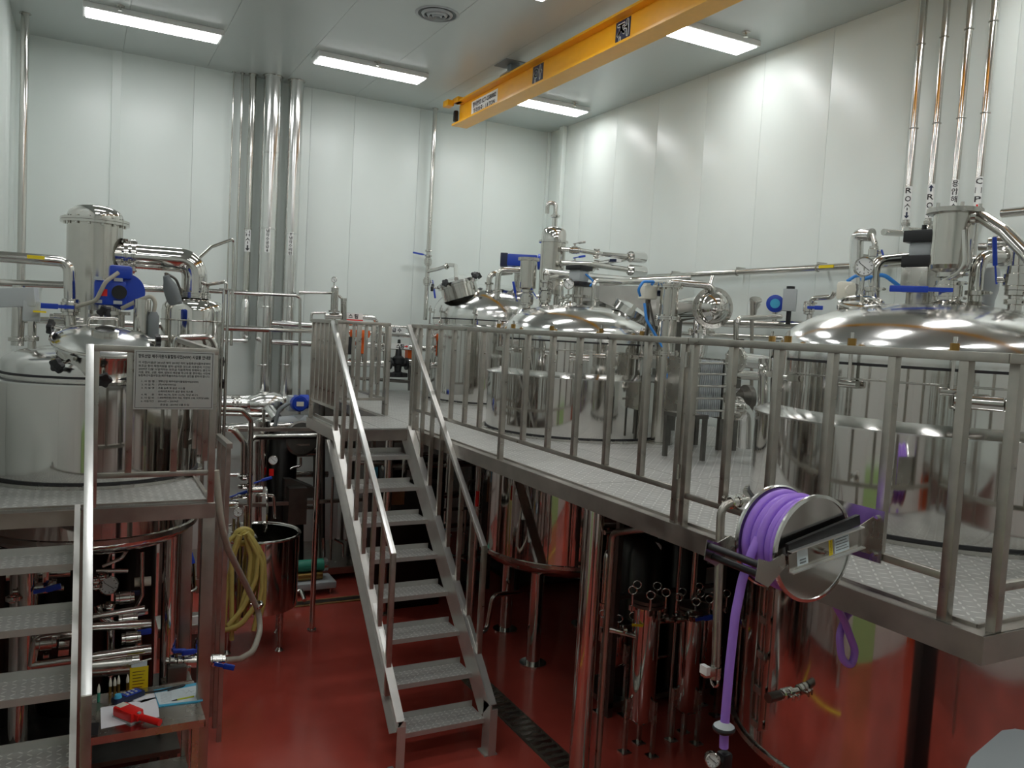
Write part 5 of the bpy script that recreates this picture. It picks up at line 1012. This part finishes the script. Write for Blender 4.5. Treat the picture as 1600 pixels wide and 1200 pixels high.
MB().lathe([(0, .0), (.24, .0), (.24, 1.9), (.16, 2.05), (0, 2.1)], (P(436, 800, Y=12.6).x, 12.6, .25), n=36).build('dark_vessel', 'darksteel', es)
MB().lathe([(0, .0), (.12, .0), (.12, 2.1), (0, 2.15)], (P(405, 800, Y=12.5).x, 12.5, .3), n=28).build('upright_tube', 'steel', es)
gauge(es, P(427, 719, Y=12.3), V((-.2, -1, .1)), .07); MB().box(P(424, 738, Y=12.35), (.06, .05, .1)).build('red_tap', 'red', es)
q = P(468, 685, Y=12.5); MB().lathe([(0, 0), (.24, 0), (.27, .03), (.27, .09), (.24, .12), (0, .12)], q, V((.1, -1, .15)), 40).build('manway', 'dull', es); MB().box(q + V((0, -.13, .05)), (.25, .02, .03)).box(q + V((0, -.13, -.08)), (.25, .02, .03)).build('manway_handles', 'satin', es)
ep([(445, 706), (505, 704)], .09, 'steel', 12.7); ep([(445, 741), (512, 741)], .05); ep([(470, 770), (500, 770)], .035); ep([(470, 715), (470, 728), (458, 730), (450, 735)], .02, Y=12.4); ep([(503, 620), (503, 880)], .05, 'dull', 12.6); ep([(493, 690), (493, 860)], .04, 'dull', 12.7); ep([(520, 745), (516, 875)], .02, 'rail', 12.0); ep([(522, 842), (536, 850), (536, 870)], .018, 'pipe', 12.0); ep([(470, 793), (500, 793)], .03, 'pipe', 12.6); ep([(505, 840), (506, 872)], .03, 'pipe', 12.2)
ep([(338, 742), (385, 742)], .035, 'pipe', 12.9); ep([(412, 640), (412, 900)], .025, 'pipe', 12.4); ep([(400, 690), (400, 900)], .025, 'pipe', 12.4)
MB().b2((P(446, 800, Y=12.2).x, 12.0, .9), (P(474, 800, Y=12.2).x, 12.4, 1.45)).prism([(0, 0), (.5, 0), (.5, .12), (.1, .3), (0, .3)], P(444, 780, Y=12.2), (1, 0, 0), UP, (0, .4, 0)).build('control_panel', 'dull', es); ep([(463, 780), (463, 890)], .11, 'darksteel', 12.2)
MB().b2((1.5, 12.0, .1), (4.1, 13.6, .2)).build('skid_base', 'rail', es)
for x in (1.55, 4.05):
    for y in (12.05, 13.55): MB().b2((x - .03, y - .03, 0), (x + .03, y + .03, .1)).b2((x - .025, y - .025, .2), (x + .025, y + .025, 2.3)).build('frame_post', 'rail', es)
MB().b2((1.55, 12.02, 2.3), (4.08, 12.08, 2.35)).build('frame_rail', 'rail', es); MB().b2((1.55, 12.02, 1.2), (4.08, 12.08, 1.25)).build('frame_rail', 'rail', es)
t = T('pump_cart', 'small low pump cart with a green motor behind the vat', 'pump', P(480, 930, Y=11.4)); q = P(480, 905, Y=11.6)
MB().box((q.x, 11.6, q.z - .05), (.75, .45, .1), b=.02).build('deck', 'lightgrey', t); MB().cyl((q.x - .3, 11.6, q.z + .2), (q.x + .22, 11.6, q.z + .2), .09, n=24).build('motor', 'green', t); MB().cyl((q.x - .3, 11.55, q.z + .06), (q.x + .2, 11.55, q.z + .06), .06, n=20).build('pump_body', 'brass', t); MB().cyl((q.x + .22, 11.6, q.z + .2), (q.x + .28, 11.6, q.z + .2), .1, n=24).build('end_cover', 'satin', t)
for dx in (-.3, .3):
    for dy in (-.17, .17): MB().cyl((q.x + dx, 11.6 + dy, 0), (q.x + dx, 11.6 + dy, q.z - .1), .02).build('foot', 'satin', t)
t = T('floor_hose_pipe', 'short chrome pipe bend on the floor in front of the pump cart', 'pipe', P(470, 938, Y=11.0)); subpipe(t, [P(462, 925, Y=11.2), P(470, 922, Y=11.2), P(476, 938, Y=11.0)], .03, bend=.05)
# ================================================================ BETWEEN THE TANKS
H_ = 12.2
q = P(862, 430, H=H_); cx, cy = q.x, q.y; zl = P(862, 460, H=H_).z; zf = P(862, 378, H=H_).z; zd = P(862, 355, H=H_).z; zt = P(861, 317, H=H_).z
t = T('vent_condenser', 'slender condenser with a domed cap and gooseneck above the middle tank', 'vessel', (cx, cy, D)); r = .185
MB().lathe([(0, zl), (r, zl), (r, zf)], (cx, cy, 0), n=36).build('shell', 'brushed', t); MB().lathe([(r, zf - .015), (r + .035, zf - .015), (r + .035, zf + .015), (r, zf + .015)], (cx, cy, 0), n=36).build('flange', 'pipe', t)
MB().lathe([(r, zf + .02), (r, zd - .09), (r * .92, zd - .04), (r * .6, zd - .005), (.04, zd), (.04, zd + .2)], (cx, cy, 0), n=36).build('dome', 'steel', t, ang=50); clampring(t, (cx, cy, zd + .16), UP, .045); d_ = V((-.85, .5, 0)).normalized()
subpipe(t, [(cx, cy, zd + .15), (cx, cy, zt), V((cx, cy, zt)) + d_ * .12, V((cx, cy, zt - .16)) + d_ * .12], .032, name='gooseneck', bend=.07); MB().cyl((cx - .12, cy, D), (cx - .12, cy, zl + .02), .06, n=16).cyl((cx + .1, cy, D), (cx + .1, cy, zl + .02), .04, n=16).build('down_pipe', 'satin', t)
for i, (pts, r_, lb) in enumerate(((((876, 389, 12), (905, 391, 12.1), (940, 397, 12.3), (985, 401, 12.5)), .035, 'top level pipe leaving the gooseneck condenser to the right'), (((876, 411, 11.9), (925, 413, 12.1), (985, 422, 12.5)), .04, 'second level pipe right of the gooseneck condenser'), (((915, 432, 12), (935, 412, 12.3), (985, 403, 12.6)), .04, 'labelled pipe rising towards the right wall behind the middle tank'), (((850, 424, 11.6), (900, 430, 11.8), (985, 438, 12.3), (1080, 434, 12.1)), .05, 'clad pipe running right behind the black topped actuator'), (((940, 442, 11.2), (985, 440, 11.8), (1060, 442, 12.2)), .045, 'lower pipe bending behind the sheet metal hopper'))):
    t = pipe(lb, [P(x, y, H=h) for x, y, h in pts], r_, 'clad' if i in (2, 3) else 'pipe', 'pipes behind the middle tank', True)
    if i < 2: a = P(985, pts[-1][1], H=12.5); b = P(1005, pts[-1][1] + 2, H=12.75); MB().cyl(a, b, .085, n=20).build('end_cap', 'clad', t); flange(t, P(932, pts[-2][1] + (-.5 if i == 0 else 1), H=12.28), V((.8, -.4, 0)), .05, .05, 6); flange(t, a, V((.8, -.4, 0)), .05, .04, 6)
    if i < 2: valve(t, P(898, pts[0][1] + 2, H=12.05), V((.8, -.4, 0)), .035, V((.8, -.4, .1)), hl=.15, m='satin' if i == 0 else 'blue', up=UP)
    if i == 2: MB().box(P(962, 407, H=12.4), (.16, .1, .05), rz=.4).build('label', 'white', t); MB().box(P(958, 407, H=12.33), (.03, .1, .04), rz=.4).build('label_arrow', 'navy', t)
# sheet-metal hopper
t = T('sheet_metal_hopper', 'grey sheet metal hopper between the middle tank and the drum', 'hopper', P(1000, 600, Y=8.6)); a = lambda x, y: P(x, y, Y=8.9)
poly = [a(936, 446), a(1036, 447), a(1036, 514), a(1008, 502), a(936, 470)]; o = poly[0]
MB().prism([(q.x - o.x, q.z - o.z) for q in poly], o, (1, 0, 0), UP, (0, .55, 0)).build('hopper_body', 'stringer', t); MB().bar(a(1005, 506) - V((0, .02, 0)), a(1036, 516) - V((0, .02, 0)), .03, .04).build('lip', 'dull', t)
for q in (a(1030, 515), a(945, 475)):
    for dy in (.05, .5): MB().b2((q.x - .03, q.y + dy - .03, D), (q.x + .03, q.y + dy + .03, q.z)).build('leg', 'dull', t)
MB().prism([(0, 0), (.5, 0), (.1, .35), (0, .35)], P(1008, 575, Y=8.2), (1, 0, 0), UP, (0, .4, 0)).build('chute', 'stringer', t)
# vertical flanged pipe, drum, elbow
YV = 7.5; q = P(1042, 520, Y=YV); t = T('flanged_standpipe', 'upright flanged pipe in front of the drum', 'pipe', (q.x, YV, D)); z1 = P(1042, 447, Y=YV).z; MB().cyl((q.x, YV, D + .02), (q.x, YV, z1), .105, n=28).build('shell', 'brushed', t)
for y in (447, 497, 552): flange(t, (q.x, YV, P(1042, y, Y=YV).z), UP, .105, .04, 8, R=.15)
MB().lathe([(0, 0), (.15, 0), (.15, .02), (0, .02)], (q.x, YV, D)).build('base', 'satin', t); subpipe(t, [(q.x, YV, z1 - .02), (q.x, YV, z1 + .05), (q.x + .42, YV - .25, z1 + .03), (q.x + .45, YV - .25, z1 - .2)], .04, bend=.1)
t = T('heat_exchanger_drum', 'horizontal polished drum with a bolted dished end', 'vessel', P(1110, 600, Y=7.6)); e = P(1113, 481, Y=7.3); ax = V((-.4, -.92, 0)).normalized(); R_ = .2; L0 = e - ax * 1.6
MB().cyl(L0, e, .15, n=36).build('shell', 'steel', t); flange(t, e, ax, .17, .04, 14, R=.24); MB().lathe([(.19, .02), (.185, .06), (.15, .12), (.08, .16), (0, .17)], e, ax, 36).build('dished_end', 'steel', t, ang=60)
s_ = e - ax * .35; MB().cyl(s_ - UP * .3, s_, .09, n=24).build('outlet', 'steel', t); flange(t, s_ - UP * .28, UP, .09, .04, 8, R=.16); subpipe(t, [s_ - UP * .3, s_ - UP * .62, s_ + V((-.4, 0, -.85))], .09, 'clad', 'outlet_elbow', bend=.25); MB().cyl(e - ax * .25 + UP * .12, P(1113, 432, Y=7.6), .025).build('vent_pipe', 'pipe', t)
for k in (.5, 1.4): q = e - ax * k; MB().b2((q.x - .05, q.y - .03, D), (q.x + .05, q.y + .03, q.z - .13)).build('saddle', 'dull', t)
# plate pack, flanged lines behind
t = T('plate_heat_exchanger', 'plate heat exchanger with tie bolts standing on the platform', 'heat exchanger', P(1110, 690, Y=7.0)); a = P(1090, 560, Y=6.9); b = P(1128, 655, Y=6.9); zt_, zb_ = a.z, b.z
MB().b2((a.x, 6.9, zb_), (a.x + .05, 7.4, zt_)).build('fixed_frame', 'satin', t); MB().b2((b.x, 6.9, zb_), (b.x + .05, 7.4, zt_)).build('pressure_frame', 'satin', t)
o = None; w_ = (b.x - a.x - .06) / 12
for k in range(12):
    if o is None: o = MB().b2((a.x + .055, 6.93, zb_ + .02), (a.x + .055 + w_ * .7, 7.37, zt_ - .02)).build('plate', 'lightgrey', t)
    else: share(t, o, (w_ * k, 0, 0))
for y in (567, 584, 603, 622, 641): MB().cyl(P(1075, y, Y=6.88), P(1137, y + 1, Y=6.88), .014, n=10).build('tie_bolt', 'pipe', t)
for x in (a.x + .025, b.x + .025):
    for yy in (6.95, 7.35): MB().b2((x - .025, yy - .025, D), (x + .025, yy + .025, zb_)).build('leg', 'dull', t)
t = T('pipe_stand', 'steel stand with flanged clad elbows left of the big tank', 'pipework', P(1165, 690, Y=6.0)); YP = 6.0
q0 = [P(1148, 562, Y=YP + .1), P(1185, 565, Y=YP + .1), P(1205, 570, Y=YP + .1)]; subpipe(t, q0, .075, 'clad'); flange(t, P(1150, 562, Y=YP + .1), V((1, 0, 0)), .08, .04, 8, R=.13)
subpipe(t, [P(1140, 636, Y=YP), P(1167, 641, Y=YP), P(1165, 700, Y=YP)], .075, 'clad', bend=.14); flange(t, P(1150, 638, Y=YP), V((1, 0, 0)), .08, .04, 8, R=.12); subpipe(t, [P(1195, 560, Y=YP - .2), P(1193, 640, Y=YP - .2)], .06, 'clad'); MB().ring(P(1193, 577, Y=YP - .25), V((.3, -1, 0)), .045, .018).build('hanger_ring', 'pipe', t)
subpipe(t, [P(1150, 500, Y=YP + 1), P(1150, 700, Y=YP + 1)], .03); subpipe(t, [P(1152, 505, Y=YP + .8), P(1155, 497, Y=YP + .8), P(1220, 495, Y=YP + .8)], .03, bend=.06); subpipe(t, [P(1175, 470, Y=YP + .8), P(1174, 690, Y=YP + .8)], .02, 'rail')
subpipe(t, [P(1140, 585, Y=YP + .5), P(1200, 588, Y=YP + .5)], .05, 'pipe'); subpipe(t, [P(1140, 620, Y=YP + .5), P(1163, 622, Y=YP + .5)], .1, 'steel'); MB().lathe([(.0, 0), (.14, 0), (.14, .06), (0, .06)], P(1163, 622, Y=YP + .4), V((1, -.2, 0)), 28).build('blind_flange', 'dull', t)
for x in (1145, 1200): q = P(x, 690, Y=YP + .9); MB().b2((q.x - .03, q.y - .03, D), (q.x + .03, q.y + .03, 4.0)).build('post', 'dull', t)
t = T('steel_stool', 'low angle iron stand on the platform below the plate heat exchanger', 'stand', P(1092, 690, Y=6.2)); a = P(1077, 655, Y=6.3); b = P(1107, 657, Y=6.3); MB().b2((a.x, 6.3, a.z), (b.x, 6.7, a.z + .04)).build('top', 'dull', t)
for x in (a.x + .02, b.x - .02):
    for yy in (6.33, 6.67): MB().b2((x - .02, yy - .02, D), (x + .02, yy + .02, a.z)).build('leg', 'dull', t)
# white junction box with blue air hose
q = P(1012, 457, Y=7.7); t = T('valve_junction_box', 'cream junction box with blue air hoses above the middle tank hatch', 'junction box', q); MB().box(q, (.19, .14, .16), b=.025).build('box', 'cream', t); MB().cyl(q + V((.09, -.04, 0)), q + V((.2, -.06, .0)), .035).build('plug', 'navy', t); MB().box(q + V((0, 0, .11)), (.12, .1, .06), b=.02).build('lid', 'cream', t); MB().cyl(q - UP * .3, q - UP * .08, .02).build('stem', 'dull', t); MB().b2((q.x + .02, 7.7, D), (q.x + .05, 7.73, q.z - .07)).build('post', 'dull', t)
t = T('blue_air_hose', 'thin blue air hose looping down from the cream junction box', 'hose', P(1045, 620, Y=7.5)); subpipe(t, [P(1007, 474, Y=7.6), P(1010, 500, Y=7.55), P(1028, 530, Y=7.5), P(1046, 560, Y=7.4), P(1055, 590, Y=7.4), P(1052, 612, Y=7.4), P(1046, 612, Y=7.4), P(1043, 585, Y=7.4), P(1047, 565, Y=7.45)], .016, 'bluehose', 'hose', bend=.12)
subpipe(t, [P(1018, 445, Y=7.6), P(1022, 440, Y=7.6), P(1005, 440, Y=7.55), P(997, 452, Y=7.55), P(1000, 462, Y=7.6)], .016, 'bluehose', 'hose_loop', bend=.06); subpipe(t, [P(1015, 474, Y=7.6), P(1020, 500, Y=7.6), P(1038, 590, Y=7.45), P(1055, 640, Y=7.4)], .014, 'dull', 'cable', bend=.2)

# ================================================================ BELOW THE MAIN PLATFORM
def housing(name, label, x, y, zb, zt, r, legs=True):
    t = T(name, label, 'filter housing', (x, y, 0), 'filter housings under the platform')
    MB().lathe([(0, zb), (r * .7, zb + .01), (r, zb + .06), (r, zt)], (x, y, 0), n=36).build('shell', 'steel', t); MB().lathe([(r, zt - .03), (r + .03, zt - .03), (r + .03, zt), (r, zt + .005), (r + .03, zt + .01), (r + .03, zt + .04), (r * .9, zt + .06), (0, zt + .09)], (x, y, 0), n=36).build('cover', 'dull', t)
    for k in range(5):
        a = 2 * math.pi * k / 5 + .4; q = V((x + (r + .035) * math.cos(a), y + (r + .035) * math.sin(a), zt)); o = MB().cyl(q - UP * .09, q + UP * .08, .012, n=8).box(q - UP * .05, (.04, .04, .05)).build('eye_bolt', 'pipe', t); MB().ring(q + UP * .12, V((.6, .8, 0)), .038, .007, 18).build('eye', 'pipe', o)
    for k in range(3):
        a = 2 * math.pi * k / 3 + .9; q = V((x + (r + .02) * math.cos(a), y + (r + .02) * math.sin(a), 0)); MB().bar(q, q + UP * (zb + .25), .035, .035, up=V((1, 0, 0))).b2((q.x - .05, q.y - .05, 0), (q.x + .05, q.y + .05, .012)).build('leg', 'satin', t)
    return t
q = P(1006, 1040, H=7.72); h1 = housing('filter_housing', 'nearest upright filter housing with eye bolts below the platform', q.x, q.y, P(1003, 1138, H=7.6).z, P(1006, 940, H=7.72).z, .128)
subpipe(h1, [V((q.x + .1, q.y, q.z + .42)), P(1055, 968, H=7.9), P(1075, 966, H=8.0)], .03, bend=.08); clampring(h1, P(1040, 966, H=7.8), V((1, -.3, 0)), .035); clampring(h1, P(1058, 966, H=7.85), V((1, -.3, 0)), .035); valve(h1, P(1085, 962, H=7.9), V((1, -.3, 0)), .035, V((1, -.3, .2)), hl=.15)
subpipe(h1, [V((q.x - .1, q.y, q.z + .3)), P(962, 985, H=7.7), P(945, 983, H=7.75)], .03, bend=.08); clampring(h1, P(975, 984, H=7.7), V((1, -.3, 0)), .035); MB().box(P(996, 977, H=7.58), (.1, .02, .02), rz=-.6).build('tape_tag', 'tag', h1)
q = P(1076, 1040, H=8.1); housing('filter_housing', 'second upright filter housing to the right below the platform', q.x, q.y, P(1072, 1112, H=8.1).z, P(1076, 950, H=8.1).z, .12)
q = P(960, 1040, H=8.5); housing('filter_housing', 'dark rear filter housing behind the thick column', q.x, q.y, .5, P(960, 975, H=8.5).z, .13)
q = P(1105, 1000, H=8.8); housing('filter_housing', 'rear filter housing in the dark beside the supply pipe', q.x, q.y, .5, P(1105, 940, H=8.8).z, .13)
t = pipe('tall bent pipe beside the thick column below the platform', [P(1015, 825, X=3.98), P(957, 833, X=3.98), (3.98, P(957, 833, X=3.98).y, 0.0)], .028, 'rail', 'pipes below the platform', bend=.09)
t = pipe('slim vertical pipe right behind the thick column', [(3.95, 5.9, 2.6), (3.95, 5.9, 0)], .02, 'pipe', 'pipes below the platform')
for x, y0_, y1_, H, r_, lb in ((1087, 865, 1000, 8.2, .03, 'copper toned vertical pipe above the second filter housing'), (1063, 860, 980, 8.6, .02, 'thin vertical pipe in the dark below the platform'), (745, 790, 960, 9.6, .03, 'vertical pipe right of the stair handrail')):
    a = P(x, y0_, H=H); pipe(lb, [V((a.x, a.y, 2.58)), V((a.x, a.y, 0))], r_, 'pipe', 'pipes below the platform')
t = pipe('low looping pipe on the floor behind the stair', [P(815, 925, Y=9.0), P(770, 930, Y=9.0), P(760, 985, Y=9.0), P(735, 1000, Y=8.6)], .032, 'pipe', 'pipes below the platform', bend=.1)
# dark machine skids deep below the platform
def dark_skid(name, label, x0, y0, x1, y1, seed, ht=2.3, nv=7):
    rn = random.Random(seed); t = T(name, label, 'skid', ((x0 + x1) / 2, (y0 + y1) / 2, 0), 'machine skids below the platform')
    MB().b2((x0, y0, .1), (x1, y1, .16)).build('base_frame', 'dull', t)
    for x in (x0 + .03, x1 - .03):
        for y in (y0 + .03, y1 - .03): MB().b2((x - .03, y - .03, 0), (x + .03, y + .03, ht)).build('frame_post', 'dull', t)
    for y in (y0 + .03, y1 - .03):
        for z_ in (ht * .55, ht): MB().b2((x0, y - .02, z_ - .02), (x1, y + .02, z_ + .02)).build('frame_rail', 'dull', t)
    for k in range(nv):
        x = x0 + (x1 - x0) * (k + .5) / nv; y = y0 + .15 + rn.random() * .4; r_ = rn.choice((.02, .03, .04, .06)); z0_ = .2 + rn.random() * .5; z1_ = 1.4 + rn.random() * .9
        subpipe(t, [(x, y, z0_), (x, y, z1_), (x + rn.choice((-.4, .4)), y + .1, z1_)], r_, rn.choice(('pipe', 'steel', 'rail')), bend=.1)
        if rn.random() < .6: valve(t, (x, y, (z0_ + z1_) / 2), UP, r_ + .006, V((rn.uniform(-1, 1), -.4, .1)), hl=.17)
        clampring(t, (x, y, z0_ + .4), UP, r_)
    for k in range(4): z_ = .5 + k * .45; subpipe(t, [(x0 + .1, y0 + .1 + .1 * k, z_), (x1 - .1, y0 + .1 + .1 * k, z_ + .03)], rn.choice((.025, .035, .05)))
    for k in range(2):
        x = x0 + (x1 - x0) * (.3 + .4 * k); y = y1 - .4; MB().lathe([(0, .16), (.28, .16), (.28, 1.7), (.18, 1.85), (0, 1.9)], (x, y, 0), n=30).build('dark_vessel', 'darksteel', t)  # dark vessels added to deepen the shade under the main deck
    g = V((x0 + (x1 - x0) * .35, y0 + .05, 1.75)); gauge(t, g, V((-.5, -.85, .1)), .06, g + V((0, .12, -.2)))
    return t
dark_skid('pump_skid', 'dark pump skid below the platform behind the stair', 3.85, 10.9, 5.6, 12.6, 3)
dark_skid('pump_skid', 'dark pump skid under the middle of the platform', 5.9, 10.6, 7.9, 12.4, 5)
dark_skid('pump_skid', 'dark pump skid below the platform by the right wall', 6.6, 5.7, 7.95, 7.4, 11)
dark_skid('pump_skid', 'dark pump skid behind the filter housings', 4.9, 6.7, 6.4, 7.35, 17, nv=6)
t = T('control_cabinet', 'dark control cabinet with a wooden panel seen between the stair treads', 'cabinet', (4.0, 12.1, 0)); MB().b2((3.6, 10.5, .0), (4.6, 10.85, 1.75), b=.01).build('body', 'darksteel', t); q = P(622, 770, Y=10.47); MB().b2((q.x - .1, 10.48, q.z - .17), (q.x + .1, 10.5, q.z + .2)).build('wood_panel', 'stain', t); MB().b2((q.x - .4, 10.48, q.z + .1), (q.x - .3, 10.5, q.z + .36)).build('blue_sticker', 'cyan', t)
t = T('indicator_rod', 'red indicator rod hanging below the platform edge', 'indicator', P(746, 780, Y=8.4)); q = P(746, 775, Y=8.4); MB().cyl(q - UP * .12, q + UP * .06, .022, n=12).build('rod', 'red', t); MB().cyl(q + UP * .06, (q.x, q.y, 2.727), .008, n=8).build('wire', 'pipe', t)
# grey machine hood at the bottom right corner
q = P(1560, 1190, H=3.2); t = T('machine_hood', 'rounded grey machine hood at the bottom right picture corner', 'machine', (q.x, q.y, 0)); MB().box((q.x + .18, q.y - .12, q.z - .16), (.62, .55, .36), rz=.25, b=.15).build('hood', 'grey', t); MB().box((q.x + .18, q.y - .12, (q.z - .34) / 2), (.56, .5, q.z - .34), rz=.25, b=.01).build('cabinet', 'rubber', t)
